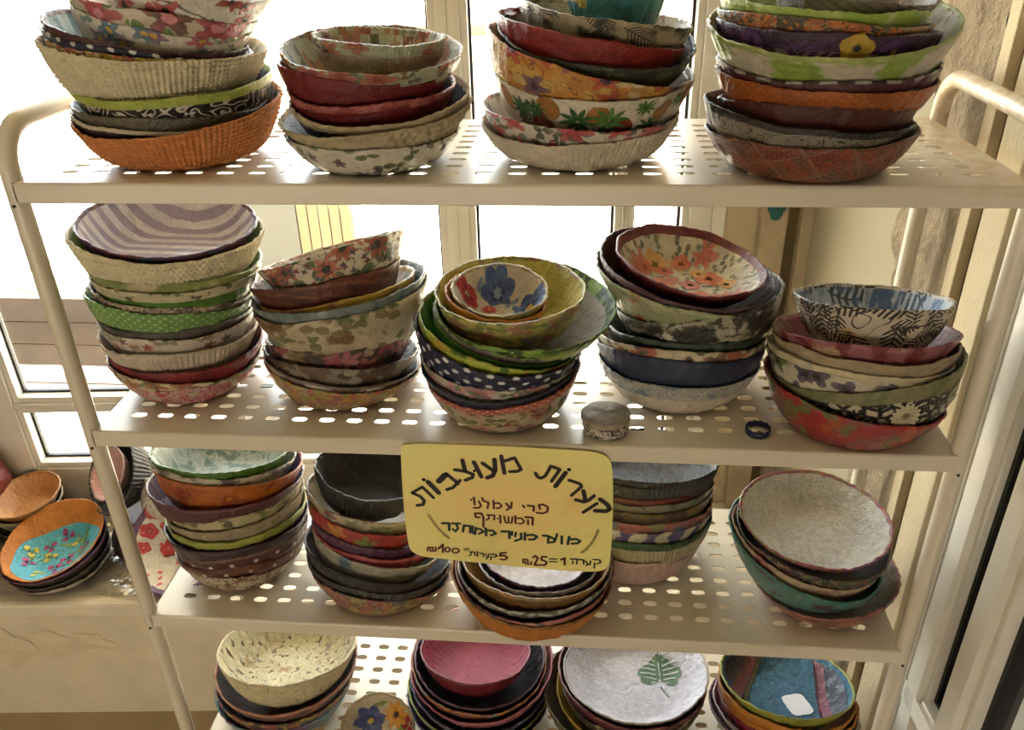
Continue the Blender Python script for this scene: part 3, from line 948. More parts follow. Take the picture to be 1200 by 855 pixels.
BLKG = P('1c1b1d', no(140, 0.6, 0.75, '34343a'), r=0.3, b=0.8)

# per stack, bottom bowl first: (label core, outside, inside, rim, options)
SPEC = {}
SPEC['1A'] = [
 ('orange basket-weave bowl', P('d68a4c', r=0.6, b=0.15), P('5c4433'), None, dict(knit=(0.0056, 0.0024, 0), h=.05)),
 ('dark plum bowl with cream rim', P('3a2a36'), P('4a4038'), P('d8ccb0'), dict(rim_t=.93)),
 ('grey-brown scroll-printed bowl', P('6a6254', cu(45, 26, .3, '3c372f')), P('57503f'), None, {}),
 ('black bowl with white scrollwork and lime rim', P('141113', cu(38, 24, .36, 'ddd6cc'), fl(.02, .3, 'ded8ce e8e2d8', 5, '141113', .5)), P('26302a'), P('b4c258', no(60, .5, .7, '9fb13f')), dict(rim_t=.84)),
 ('cream knit-textured bowl', KNITC, P('c9c0a0'), None, dict(knit=(0.0052, 0.0024, 0), h=.055)),
 ('yellow and red flowered bowl', patch('d9c04a c4524c e0d6c0 2f3a30 c77a78 d8c254', .012), None, None, {}),
 ('navy bowl with white polka dots', P(NV, do(.011, .23, 'e8e6e2')), P('2a2f55'), None, {}),
 ('maroon bowl with blue brushed lining', P('4a2026', no(60, .55, .7, '2e3d4a')), P('8fb0b4', no(70, .45, .6, '3f6a74'), no(50, .6, .7, 'd8d4c8')), None, dict(lining=1)),
 ('white bowl with small blue and orange flowers', P(W, leaves(.014, '7a9a60 5f7f8a 8a9a5a', .5), fl(.024, .42, '4a7f9a 7a6a9a c9704a cf5f6a 4a7f9a', 5, 'd8b04a', .75)), P('cfd0c4', no(40, .5, .6, '6a93a0')), None, {}),
 ('cream bowl with large pink roses', P('ddd2bf', leaves(.018, '5a8a38 6f9a48', .4), fl(.04, .46, 'd0566a c94a5e 6a3a32', 5, 'e49aa4', .8)), P('d8c8b8'), None, {}),
 ('white bowl with red poppies', P('ece7dd', stp(60, .03, .06, '2a2522', .012), fl(.026, .44, 'b8262c c23a3a a82028', 4, '1c1614', .85)), P('d8d4cc'), None, dict(h=.04)),
]
SPEC['1B'] = [
 ('white bowl with green leaf sprigs', P('e4dece', leaves(.017, '5a6a34 6d7a44 4d5a30', .6), fl(.022, .3, '6a5058 5a4a58', 5, None, .4)), P('e0d8c6'), None, dict(h=.03)),
 ('lumpy cream pulp bowl with navy inside', P('d6c8a6', no(70, .45, .65, 'bfae8a'), r=.7, b=1.0), P('23283c'), None, dict(lining=1, p=.8, knit=(.009, .0018, 1))),
 ('cream-rimmed bowl with navy lining', P('2a2a33'), P('23263a'), P('cfc09c', no(80, .5, .7, 'b09f7a'), r=.7, b=1.0), dict(rim_t=.8)),
 ('crimson bowl with pink streaked rim', P('6e1620', no(40, .5, .7, '5a1018')), P('5a1420'), P('b0605c', no(60, .5, .6, '8a3036')), dict(rim_t=.85)),
 ('plain dark crimson bowl', P('7a1c24', no(40, .5, .7, '651319')), P('6a1820'), None, {}),
 ('sage bowl printed with orange and pink roses', P('b8bca2', leaves(.014, '5a6448 7a5a40 47503a', .6), fl(.03, .45, 'b2604f c98a4a a84a50 c9905a', 5, '8a4038', .8)), P('c2c8ae', leaves(.014, '5a6448 7a4a40', .5), fl(.032, .42, 'b2604f c98a4a a84a50', 5, '8a4038', .65)), None, dict(lining=1, h=.04)),
 ('small pinkish knit bowl with sage rose lining', P('b4a08c', r=.6, b=.15), P('c6cab0', leaves(.017, '5a6448 7a5a44 4a5a3a', .75), fl(.03, .42, 'b87068 c08a5a a85a58', 5, '8a4038', .7), fl(.012, .35, 'b06058 c9a080', 5, None, .4)), P('b9bda3', fl(.02, .5, 'b2604f c98a4a 5a4038', 5, None, .7)), dict(lining=1, knit=(.0036, .001, 0), rim_t=.72, h=.036)),
]
SPEC['1C'] = [
 ('plain white ribbed bowl', P('ded3bd', r=.65, b=.5), P('d8cebc'), None, dict(rib=(110, .0009), h=.034)),
 ('white bowl with red roses and grey leaves', rose('dcd4c8'), P('c8bcae', fl(.02, .4, '6a7a68 b04a4a', 5, None, .7)), None, dict(lining=1)),
 ('white bowl printed with pineapples', P('dfd6c6', no(30, .6, .8, 'cfc4b0')), P('cfc6b4'), None, dict(pine=1, h=.055)),
 ('yellow bowl with poppies and purple grapes', P('d9b460', no(35, .45, .55, 'c98a3c'), cu(40, 18, .16, '8a5a3a'), no(22, .55, .62, 'd9c9a8'), fl(.03, .42, '6a4a72 b8392e 5a3f68 c24a34', 5, '4a3040', .5)), P('c9a04a'), None, dict(lining=1, h=.052)),
 ('dark green bowl with crumpled silver lining', P('2e342c', no(40, .5, .6, '4a5a3c'), cu(40, 14, .2, '1a1c18')), P('c4c2c4', no(80, .5, .6, '8a888c'), r=.3, b=1.0), None, dict(lining=1)),
 ('plain brick red bowl', P('8e2420', no(40, .5, .7, '7a1a1a')), P('a89c8c', ha(.03, .004, .4, '3a3a30')), None, dict(lining=1, h=.045)),
 ('beige bowl with black palm fronds', P('a89a7c', no(25, .5, .56, '2c2a20'), ha(.03, .0034, .4, '2a261c'), no(30, .62, .7, 'b8a888')), P('b4aa90'), None, dict(h=.045)),
 ('turquoise bowl with pink and yellow petals', P('2f7f86', no(60, .5, .65, '246a70'), fl(.03, .4, 'b0446a c8b03c 8a4a7a', 3, None, .6)), None, None, dict(h=.04)),
]
SPEC['1D'] = [
 ('rust-brown bowl with patchwork squares', P('7a3020', pa(.022, '7a2c1e 6a4a34 8a3a22 5c3a2a'), stp(28, .031, .05, '8f7058', .006), stp(112, .027, .05, '8f7058', .006), do(.005, .16, '9a6a4a')), P('2a1a16'), None, dict(lining=1, h=.036)),
 ('black bowl with grey scroll panel', P('8f8678', cu(55, 24, .24, '1c1718')), P('1c1618'), P('1f181a'), dict(rim_t=.9, h=.045)),
 ('dark mahogany bowl', P('54221a', no(40, .5, .7, '45180f')), P('3a1a16'), None, {}),
 ('burnt orange dotted bowl', P('a8561e', do(.006, .2, 'b8783a'), no(30, .5, .7, '8f4216')), P('7a3c1a'), None, dict(h=.045)),
 ('maroon and grey gingham bowl', P('a8a098', stp(0, .022, .5, '3c1620'), stp(90, .022, .5, '4a1c28')), P('3a1a24'), None, {}),
 ('white bowl with broad green brush bands', P('cfc6b4', no(18, .52, .56, '93ad4a'), no(26, .6, .65, '7f9a3c')), P('c9c0b0', no(16, .55, .6, 'a8b868')), P('b0b878', no(50, .45, .6, '9aaa58')), dict(lining=1, rim_t=.93, h=.055)),
 ('grey bowl with purple pansies', P('a89a9a', stp(0, .006, .25, 'b4a8a6'), leaves(.022, '4a2848 3c2244', .8, .7)), P('6a5a68'), P('43264a', no(40, .5, .6, '2c1a36')), dict(rim_t=.72, pansy=1)),
 ('bowl with orange flowers on dark edge', P('8a7a5a', pa(.014, 'c87a34 6a6a4a a89470 4a4438 b0602c'),), P('3a3440'), None, {}),
 ('pale lime bowl', P('b4ca6a', no(25, .5, .58, '9ab848'), no(34, .56, .62, 'c8c8b0')), P('a8b884'), None, dict(h=.045)),
 ('small grey-brown bowl', P('82766a', stp(60, .006, .3, '6a5e54', .004)), None, None, dict(h=.036)),
]
SPEC['2A'] = [
 ('pink and red flowered bowl', P('d8a8a0', pa(.014, 'cf8f92 c0545e d9b4ac b8c098 b44a58')), None, None, dict(h=.024)),
 ('cream bowl with orange blossoms', P('d2c8a4', fl(.024, .46, 'c9702e b85a3a 8a9a5a', 5, None, .8), leaves(.012, '6a7a4a 4a3a2a', .5)), None, None, {}),
 ('deep red bowl with grey flecks', P('8a2428', no(30, .52, .58, '6f1a20'), no(24, .6, .64, '8f8a8c')), P('4a1a1c'), None, {}),
 ('beige knit-ribbed bowl', P('cfc0ac', r=.6, b=.3), P('bfb29e'), None, dict(rib=(90, .001))),
 ('pale pink bowl with tiny red flowers', P('d6c8bc', fl(.02, .3, 'b84a48 c06a60 5a4a44', 5, None, .5), leaves(.014, '8a8a6a', .3)), None, None, {}),
 ('thin dark grey bowl', P('5a5450', no(60, .5, .6, '3a3634')), None, None, {}),
 ('bright green bowl with pale dots', P('6f9f50', do(.0065, .27, 'a4c48a')), P('4a8a38'), None, dict(h=.045)),
 ('thin brown floral bowl', P('b4a48c', pa(.013, 'b09a84 8a7a72 4a3c48 c8b898')), None, None, {}),
 ('green bowl with cream dashed rim', P('4f8428', no(40, .5, .6, '3c6a1e')), P('4a7a2a'), P('cdc6a4', no(90, .56, .62, '5a5a3a')), dict(rim_t=.8)),
 ('olive and cream bowl', P('8f9a5a', no(30, .5, .6, 'cdbf9a')), P('7f9a3c'), None, {}),
 ('cream crochet basket bowl', KNITC, P('8fae48'), None, dict(knit=(.0058, .0022, 1), h=.055)),
 ('striped lavender and white bowl with purple rim', P('6a3a4c', fl(.018, .5, '5a3a6a 7a2c3c 3c4a6a', 5, None, .8)), P('efeaee', stp(96, .0165, .5, 'b0a2ba', .003)), None, dict(lining=1, h=.04)),
]
SPEC['2B'] = [
 ('bowl with bright multicoloured flowers', P('b8a070', pa(.013, 'c06a5a 8a9a4a c09a4a 9a4a6a b4a080')), None, None, dict(h=.03)),
 ('brown and white plaid bowl', P('c8c0b4', stp(0, .05, .5, '5a443c'), stp(90, .03, .4, '7a6a60'), no(90, .5, .7, '4a3a34')), P('4a3c38'), None, {}),
 ('brown bowl with grey leaves', P('5a4638', pa(.03, '5a4638 8a8070 4a3a30 6a5040'), leaves(.03, 'a09886 7a7264', .6)), P('3a2c26'), None, {}),
 ('dark bowl with pink roses', P('4a3a34', fl(.026, .48, 'b45a68 c07a80 8a7a4a a84a5a', 5, None, .9), no(40, .58, .66, 'b8a890')), P('3a2a2a'), None, {}),
 ('deep bowl with a country house print', P('c4b79a', no(22, .55, .6, '7a5a38'), no(28, .58, .62, '5c6a34'), leaves(.024, '5f6c3a 7a7048', .5), no(60, .62, .7, '5a4a38')), P('8a7a60'), None, dict(h=.062)),
 ('thin blue-grey lace bowl', P('7f8a8c', leaves(.018, 'a8b0ae 5a6a70', .8)), P('5a6a70'), None, {}),
 ('bowl with yellow flowered rim and aqua lining', P('a89a70', no(40, .5, .6, '7a5a3a')), P('b4d0c4', no(30, .5, .56, 'e0d8c8')), P('c8a848', no(50, .5, .6, '9a6a4a')), dict(lining=1, rim_t=.8)),
 ('reddish-brown leaf bowl', P('6a3226', no(36, .5, .6, '4a2018'), stp(80, .012, .3, '7a4a36', .01)), P('4a2c28'), None, {}),
 ('white bowl with red and green paisley flowers', P('ddd2bc', leaves(.022, '3f5a34 2f4630 55693c', .6, .6), fl(.03, .44, 'b04a30 a03a2c c0603c', 8, '2f3a34', .75), cu(30, 16, .12, '3a3a30'), fl(.011, .3, '7a2a2c 34405a', 4, None, .5)), P('b8a894'), None, dict(lining=1, h=.042)),
]
SPEC['2C'] = [
 ('deep floral bowl with red dotted lip', P('bfae94', leaves(.016, '5f6a3a 46502e 7a8050', .8, .6), fl(.026, .42, 'b06a50 7a5068 c08a6a a85a5a', 5, '6a3038', .8)), P('a85a50'), P('b45a4a', do(.006, .25, 'd8b0a0')), dict(rim_t=.86, h=.05)),
 ('thin navy blue bowl', P('1b2540'), P('1a2238'), None, {}),
 ('thin white bowl with pink blossoms', P('cfc4b6', fl(.03, .46, 'c07888 b06878 d09aa0', 5, None, .75), leaves(.014, '6a7a5a', .4)), None, None, {}),
 ('navy bowl with white dots', P('20284c', do(.015, .21, 'e4e4e8')), P('1e2644'), None, dict(h=.05)),
 ('lime bowl with yellow flowers and green inside', P('b0bc48', leaves(.016, '5a7a2a 3f5a24', .6), fl(.026, .42, 'c8b03c b05a4a d0c050', 5, None, .6)), P('4f8a26', no(30, .5, .7, '427a20')), None, dict(lining=1, h=.045)),
 ('plain grass green bowl', P('4f8a2c'), P('4a8228'), None, {}),
 ('thin mauve grey bowl', P('9a8890'), P('7a6c74'), None, {}),
 ('wide bowl with silver lining and leafy green rim', P('a8b468', leaves(.018, '2f4a24 4a6a30 1f3018', .8, .7)), P('cfcac6', stp(30, .01, .3, 'bab4b0', .01), r=.35, b=.9), P('86aa4a', leaves(.016, '2f4a24 1f3018', .85, .75)), dict(lining=1, rim_t=.78, ring=.94, h=.05)),
 ('lemon yellow bowl with faint flower print', P('c9bf72', fl(.03, .44, 'a86a5a b8806a 8a8a9a', 5, None, .6), leaves(.016, '7a8a4a', .4)), P('cfc45a', no(60, .5, .7, 'bdb24a')), None, dict(lining=1, h=.045)),
 ('small orange bowl', P('c88438'), P('c07a30'), None, dict(h=.034)),
 ('small white bowl with blue and red flowers', P('cdbf9c', fl(.018, .4, 'c8a03c 7a8a9a', 5, None, .6)), P('ddd2ba', no(30, .55, .75, 'd2c6ae')), None, dict(lining=1, blue=1, p=.8, h=.032)),
]
SPEC['2D'] = [
 ('white bowl with grey-blue crackle rim', P('ddd0be', no(40, .55, .75, 'cfc0aa')), P('c8c4c0', ed(.005, .1, '4a5a6a')), P('bdbab2', cu(110, 22, .3, '46525c'), no(40, .56, .6, '6a8494')), dict(rim_t=.62, h=.04)),
 ('plain navy bowl', P('1d2a4c', no(40, .5, .7, '17203c')), P('4a5060', no(40, .5, .6, '8a8a90')), None, dict(h=.05)),
 ('cream bowl with orange-red blossoms', P('cdbfa2', fl(.03, .46, 'b85a34 a84a30 3a3a34', 5, None, .8), leaves(.014, '2f362c 4a4a3a', .5)), None, None, {}),
 ('dark green bowl', P('27352a', no(40, .5, .6, '34453a')), P('2a382c'), None, {}),
 ('black and white marbled bowl', P('b4ae9a', no(30, .44, .52, '262622'), no(110, .5, .56, '3a3a34'), no(45, .6, .66, 'c9c3b0')), P('8a8680'), None, dict(lining=1, h=.055)),
 ('pale green bowl with a red band', P('b2b48c', no(20, .54, .58, 'a8442a'), stp(70, .02, .15, '7a9a70', .02)), P('4a2a20'), None, dict(lining=1, p=.7, h=.052)),
 ('aubergine-rimmed bowl with brown lining', P('4a2434'), P('4a2a18', no(30, .5, .7, '5a3420')), P('52303c', no(60, .5, .7, '3f2230')), dict(lining=1, rim_t=.9, h=.05)),
 ('maroon-rimmed bowl lined with orange flower print', P('4c1a1c'), P('d9d2ba', leaves(.0105, '6a7058 7c7f62 59604a', .75, .52), fl(.034, .4, 'd8705a dc9a58 d4604c e0b868', 6, None, .62)), P('76262a', no(60, .5, .7, '5e1a22')), dict(lining=1, rim_t=.72, ring=.945, orange=1, p=.55, h=.034)),
]
SPEC['2E'] = [
 ('scarlet flowered bowl', P('a83030', no(30, .5, .58, '8a2430'), fl(.034, .42, '6a7a34 4f6a30 b8603a c86a4a', 4, None, .8), no(26, .6, .65, '6a4a60'), leaves(.02, '5f7a34 8a4a50', .6)), P('8a5a44'), None, dict(h=.036)),
 ('black and white tile-print bowl', P('cfc6ae', ha(.018, .006, .5, '161512'), ed(.011, .2, '161512')), P('8a8066'), P('8f8b66', no(40, .5, .6, '6f7a48')), dict(rim_t=.78, mum=1, h=.05)),
 ('white bowl with purple and green pansies', P('d2cbb6', fl(.024, .5, '4a3a5a 5c7a30 4a3860 6f8a3c', 4, '2a2430', .9)), P('a8b088'), None, {}),
 ('cream bowl with pale blue blots', P('d2c6a6', no(24, .6, .66, '7f98a0'), no(34, .66, .7, '9a4a3c')), P('bfb498'), None, {}),
 ('beige paper bowl with wavy edge', P('bcaa8e', no(40, .5, .7, 'a8967a'), r=.6, b=.8), P('a8967c'), None, dict(wz=.004)),
 ('burgundy bowl with streaked pink outside', P('a0626a', stp(0, .03, .4, '7a2a34', .02), no(24, .55, .6, 'b89a7a')), P('7c2a34', no(40, .5, .7, '6a1f2a'), r=.3), None, dict(lining=1, p=.8)),
 ('white bowl with black jungle leaves', P('d6cbb8', no(26, .6, .66, 'cfa868'), ha(.032, .0058, .5, '1c1a18'), ha(.024, .0045, .45, '23201d'), cu(24, 12, .1, '2a2622')), P('b9c4cf', ha(.035, .008, .45, '2f3d55'), no(26, .5, .54, '4a6a94')), None, dict(lining=1, h=.045)),
]
SPEC['3A'] = [
 ('cream bowl with brown blotches', P('b8a88a', pa(.013, 'b8a88a 6a4a38 8a5a44 cabda0')), None, None, dict(h=.028)),
 ('brown bowl with white dots', P('5a2a1c', do(.018, .13, 'd8c8b8'), no(30, .5, .6, '6f3820')), P('3a1c16'), None, {}),
 ('maroon bowl with white dots', P('4c1c20', do(.017, .14, 'e0ccc0')), P('3a161a'), P('7a5a50'), dict(rim_t=.94)),
 ('dark plum bowl', P('38182a'), P('30162a'), None, {}),
 ('plum bowl with lime rim', P('3c1a30'), P('5f7a24'), P('a6ae4a', no(60, .5, .7, '8f9a3c')), dict(rim_t=.8)),
 ('thick beige pulp bowl', P('b4a686', no(60, .5, .7, '9f9070'), r=.7, b=.9), P('9a8c70'), None, {}),
 ('cream bowl with brown leaf strokes', P('c4ba90', leaves(.02, '4a3f2c 6a6040 7a8a4a', .8, .6)), P('a89c78'), None, {}),
 ('maroon bowl with violet lining', P('54202e'), P('51365c', no(40, .5, .7, '432a4e')), P('5e2a38', no(60, .5, .7, '7a4a58')), dict(lining=1, rim_t=.94, h=.05)),
 ('orange bowl with red-brown mottling', P('b8641e', no(35, .48, .6, '8f3a18'), no(60, .6, .7, 'c87a2c')), P('5a3054'), None, dict(h=.05)),
 ('thin white bowl with blue flowers', P('c4bca8', fl(.024, .42, '4a6278 5a4a5a 8a5a50', 5, None, .7)), None, None, {}),
 ('leaf green bowl with white veined lining', P('4a7a1e', ed(.03, .02, '2c4a16'), no(30, .5, .6, '3c6818')), P('ccd6cc', no(60, .52, .57, '7f9a94'), cu(80, 16, .2, '8aa29a')), None, dict(lining=1, h=.045, rim_t=.95)),
]
SPEC['3B'] = [
 ('multicoloured flowered bowl', P('a89a60', pa(.012, 'b0605a a89a5a 4a5a6a 9a4a60 5a4a34 b8a45a')), P('4a3a30'), None, dict(h=.024)),
 ('charcoal ribbed bowl', P('343236', r=.4), P('26262a'), None, dict(rib=(120, .0012))),
 ('plain black bowl', BLKG, None, None, dict(h=.045)),
 ('white bowl with blue and red dabs', P('a8a292', no(24, .58, .63, '4a6a80'), no(28, .62, .66, '9a4a34')), P('6a6a5a'), None, {}),
 ('green bowl with red rim', P('5a7a2c', no(40, .5, .6, '48661f')), P('6a3030'), P('a0444a', no(50, .5, .6, 'b4585a')), dict(rim_t=.72)),
 ('purple bowl', P('4e2446'), P('42203c'), None, {}),
 ('red bowl with orange flowers', P('a83434', fl(.026, .46, 'c8903a 6a8a34 b84a3c 8a3a5a', 5, None, .85)), P('9a4a34'), None, {}),
 ('beige bowl with faint flowers', P('b4a68c', fl(.02, .42, '8a5a50 7a8a60', 5, None, .6)), P('a89a80'), None, {}),
 ('glossy black ribbed bowl', P('1b1a1c', r=.35), P('232326', no(160, .5, .7, '3a3a40'), r=.28, b=1.0), None, dict(rib=(64, .0016), h=.042, lining=1)),
]
SPEC['3C'] = [
 ('orange ribbed bowl', P('c47a2c', r=.55), P('5a2018'), P('b88a50', no(80, .5, .6, '8a5a30'), r=.6, b=.8), dict(rib=(130, .0009), rim_t=.93, h=.034)),
 ('bowl with pink and blue flecked rim', P('7a3428'), P('4a2a1c'), P('b87068', no(110, .5, .6, '4a5a70'), no(90, .6, .68, 'd0a878')), dict(rim_t=.86)),
 ('black bowl with white speckled rim', P('24201e'), P('2a2220'), P('6a6660', no(110, .48, .54, 'c8c4bc')), dict(rim_t=.84)),
 ('bronze-lined bowl', P('7a5628'), P('a4743a', no(60, .5, .7, '8a5f2a'), r=.35), P('9a8a66', no(90, .5, .6, 'a8783c')), dict(lining=1, rim_t=.93)),
 ('small bowl with silver grey rim', P('2c2c30'), P('2c2428'), P('98989e', no(90, .5, .65, '6a6a70')), dict(rim_t=.88, h=.034)),
 ('small purple bowl with white lining', P('4a2a46'), P('d8d2d8', no(90, .5, .7, 'c2bac4'), r=.6, b=.9), P('5a3654', no(60, .5, .65, '42243c')), dict(lining=1, rim_t=.72, h=.026)),
]
SPEC['3D'] = [
 ('pale pink bowl', P('c0a094'), None, None, dict(h=.028, b=.6)),
 ('beige ribbed bowl with dark green rim', P('b0a684', r=.6, b=.3), P('4a5a34'), P('2f5228', no(60, .5, .6, '24421e')), dict(rib=(110, .001), rim_t=.85)),
 ('white bowl with purple zigzag stripes', P('bdb49c', stp(-20, .026, .5, '4f4070', .016)), P('6a5a6a'), None, {}),
 ('pink and blue mottled bowl', P('9a5a54', no(26, .52, .58, '5a6a80'), no(30, .58, .62, '7a7a4a')), None, None, {}),
 ('dark brown and olive bowl', P('3c2c20', no(30, .52, .58, '6a5a24'), no(40, .6, .65, '4a5a2c')), None, None, {}),
 ('grey leaf bowl', P('7a7262', leaves(.02, '3a3630 5a6a4a', .6)), None, None, {}),
 ('dark red bowl', P('66221c', no(40, .5, .6, '571a16')), P('4a1a16'), None, {}),
 ('grey-black knit-textured bowl', P('343433', no(200, .5, .6, '4a4a48'), r=.7, b=.3), P('222224'), None, dict(rib=(90, .0012), h=.05)),
 ('black ribbed bowl on top', P('18181a', r=.5), P('202022'), None, dict(rib=(80, .0012), h=.045)),
]
SPEC['3E'] = [
 ('wide grey pulp bowl with pink and orange edge', P('8a5a44', no(30, .52, .58, 'b87a6a')), P('958a74', sp(.005, .3, '6a604c'), r=.7, b=.9), P('a8685a', no(36, .5, .56, '6a4a4a'), no(30, .58, .63, '6a7a7c')), dict(lining=1, rim_t=.8, h=.034)),
 ('teal bowl with plum streaks', P('4f8478', no(24, .55, .6, '4a2a40'), no(34, .6, .66, '9a9a80')), P('3a6a64'), P('3f7a70'), dict(rim_t=.93)),
 ('cream and pink bowl', P('b8a68c', no(26, .54, .6, 'a8706a')), P('8a7a64'), None, {}),
 ('dark bowl with confetti-coloured edge', P('3c3430', pa(.012, '2c3448 8a3a3a 5a6a3a a89a70 3a2a2c')), P('4a3a34'), None, {}),
 ('white pulp plate bowl with flowered rim', P('5a4a40', pa(.012, '7a3a4a 4a3a34 8a6a5a')), PULP, P('a8607a', pa(.014, 'b0566a 8a4a7a c08a4a a84454 9aa05a')), dict(lining=1, p=.6, rim_t=.9, h=.034)),
]
SPEC['4A'] = [
 ('teal and mauve bowl', P('6a8a8a', no(26, .52, .58, '7a5a80')), None, None, dict(h=.04)),
 ('dark bowl with small garden flowers', P('3a3038', pa(.011, 'b8a03c 5a3a5a 3a3038 b0504a 2c3a4a')), P('3a3034'), None, {}),
 ('grey-lined bowl with peach rim', P('5a4a44', pa(.014, '5a4a44 7a7a7c b06a54')), P('66605e', no(40, .55, .6, '7a3a2c'), r=.5, b=.7), P('b8806a', no(50, .5, .6, '8a5a50')), dict(lining=1, rim_t=.9)),
 ('cream pulp bowl flecked with brown', P('ddd0aa', no(120, .62, .66, '7a6044'), no(60, .66, .72, 'a08560'), r=.65, b=.5), PULPY, None, dict(lining=1, rib=(120, .0005), h=.052)),
]
SPEC['4B'] = [
 ('violet striped bowl', P('4a3a5c', no(30, .52, .58, '7a7a8a')), None, None, dict(h=.03)),
 ('lime-edged violet bowl', P('4a3a66'), P('3a3048'), P('a8b060', no(60, .5, .6, '8a9a50')), dict(rim_t=.88)),
 ('blue and purple flowered bowl', P('8a90a0', pa(.016, '4a3a66 8a90a0 5a6a8a 3a3050')), None, None, {}),
 ('pink scalloped bowl', P('b8707c', no(60, .5, .65, 'a05a68')), P('a86470'), None, {}),
 ('bowl with orange and teal rim', P('5a3a34', pa(.012, 'c07a4a 6a8a8a b05a44')), P('4a3a38'), P('b8785a', pa(.016, 'b86a4a 7a9a94 c8a050 a8503c')), dict(rim_t=.9)),
 ('wide black bowl with embossed petals', P('3a2830'), P('2b2b30', ed(.022, .035, '131315'), no(40, .58, .66, '44506a'), r=.32, b=.9), P('6a4a58', no(70, .5, .6, '3a2a34')), dict(lining=1, rim_t=.93)),
 ('small raspberry red bowl', P('7c2434', no(60, .5, .7, '681a28')), P('a8445c', no(70, .5, .7, '95364e'), r=.3, b=1.0), None, dict(lining=1, h=.038)),
]
SPEC['4C'] = [
 ('wide khaki bowl at the bottom', P('6a5c3c'), P('6f644a', r=.6, b=.7), None, dict(h=.05)),
 ('ochre mustard bowl', P('a88a24', r=.6, b=.7), P('a08420'), None, {}),
 ('dark green flowered bowl', P('5a5a40', pa(.014, '4a3434 6a7a4a 8a8468 3a2a28')), None, None, {}),
 ('brown bowl with cream marks', P('4a3428', no(40, .56, .6, 'a89a78')), None, None, {}),
 ('burgundy-rimmed bowl', P('5a2234'), P('5a2234'), P('6a2a3c', no(60, .5, .6, '8a5a50')), dict(rim_t=.88)),
 ('lavender-white bowl with a green monstera leaf', P('8a7a70', no(40, .5, .6, '5a4a44')), P('ebe6ec', sp(.003, .2, 'beb4c0'), no(110, .56, .7, 'cbc4d0'), r=.7, b=1.0), P('b0a49c'), dict(lining=1, rim_t=.965, monstera=1, p=.65, h=.036)),
]
SPEC['4D'] = [
 ('mauve-edged white bowl', P('b0a6a8', no(26, .52, .58, '7a4a60')), None, P('6a4456'), dict(h=.03, rim_t=.9)),
 ('white and pink bowl', P('b8a8a8', no(30, .52, .58, '9a5a6a')), None, None, {}),
 ('crimson and khaki bowl', P('8a2440', no(26, .5, .56, '8a8050')), None, None, {}),
 ('lower plain orange bowl', P('c07a28'), P('a86420'), None, {}),
 ('upper plain orange bowl', P('cc862c'), P('b06c22'), None, {}),
 ('blue striped bowl with lime edge and white sticker', P('a8a84a', no(40, .5, .6, '8f9a44')), P('4f86a4', no(70, .52, .62, '3f6a84'), no(140, .62, .68, '8fb0bc'), r=.45, b=1.5), None, dict(lining=1, rim_t=.95, sticker=1, bluestripe=1, p=.6, h=.036)),
]
WHERE = {'1A': "on the top shelf's leftmost stack", '1B': "in the top shelf's second stack", '1C': "in the top shelf's third stack", '1D': "in the top shelf's rightmost stack",
 '2A': "in the second shelf's leftmost stack", '2B': "in the second shelf's second stack", '2C': "in the second shelf's middle stack", '2D': "in the second shelf's fourth stack", '2E': "in the second shelf's rightmost stack",
 '3A': "in the third shelf's leftmost stack", '3B': "in the stack left of the yellow sign", '3C': 'in the stack below the yellow sign', '3D': 'in the stack right of the yellow sign', '3E': "in the third shelf's rightmost stack",
 '4A': "in the bottom shelf's leftmost stack", '4B': "in the bottom shelf's second stack", '4C': "in the bottom shelf's third stack", '4D': "in the bottom shelf's rightmost stack"}
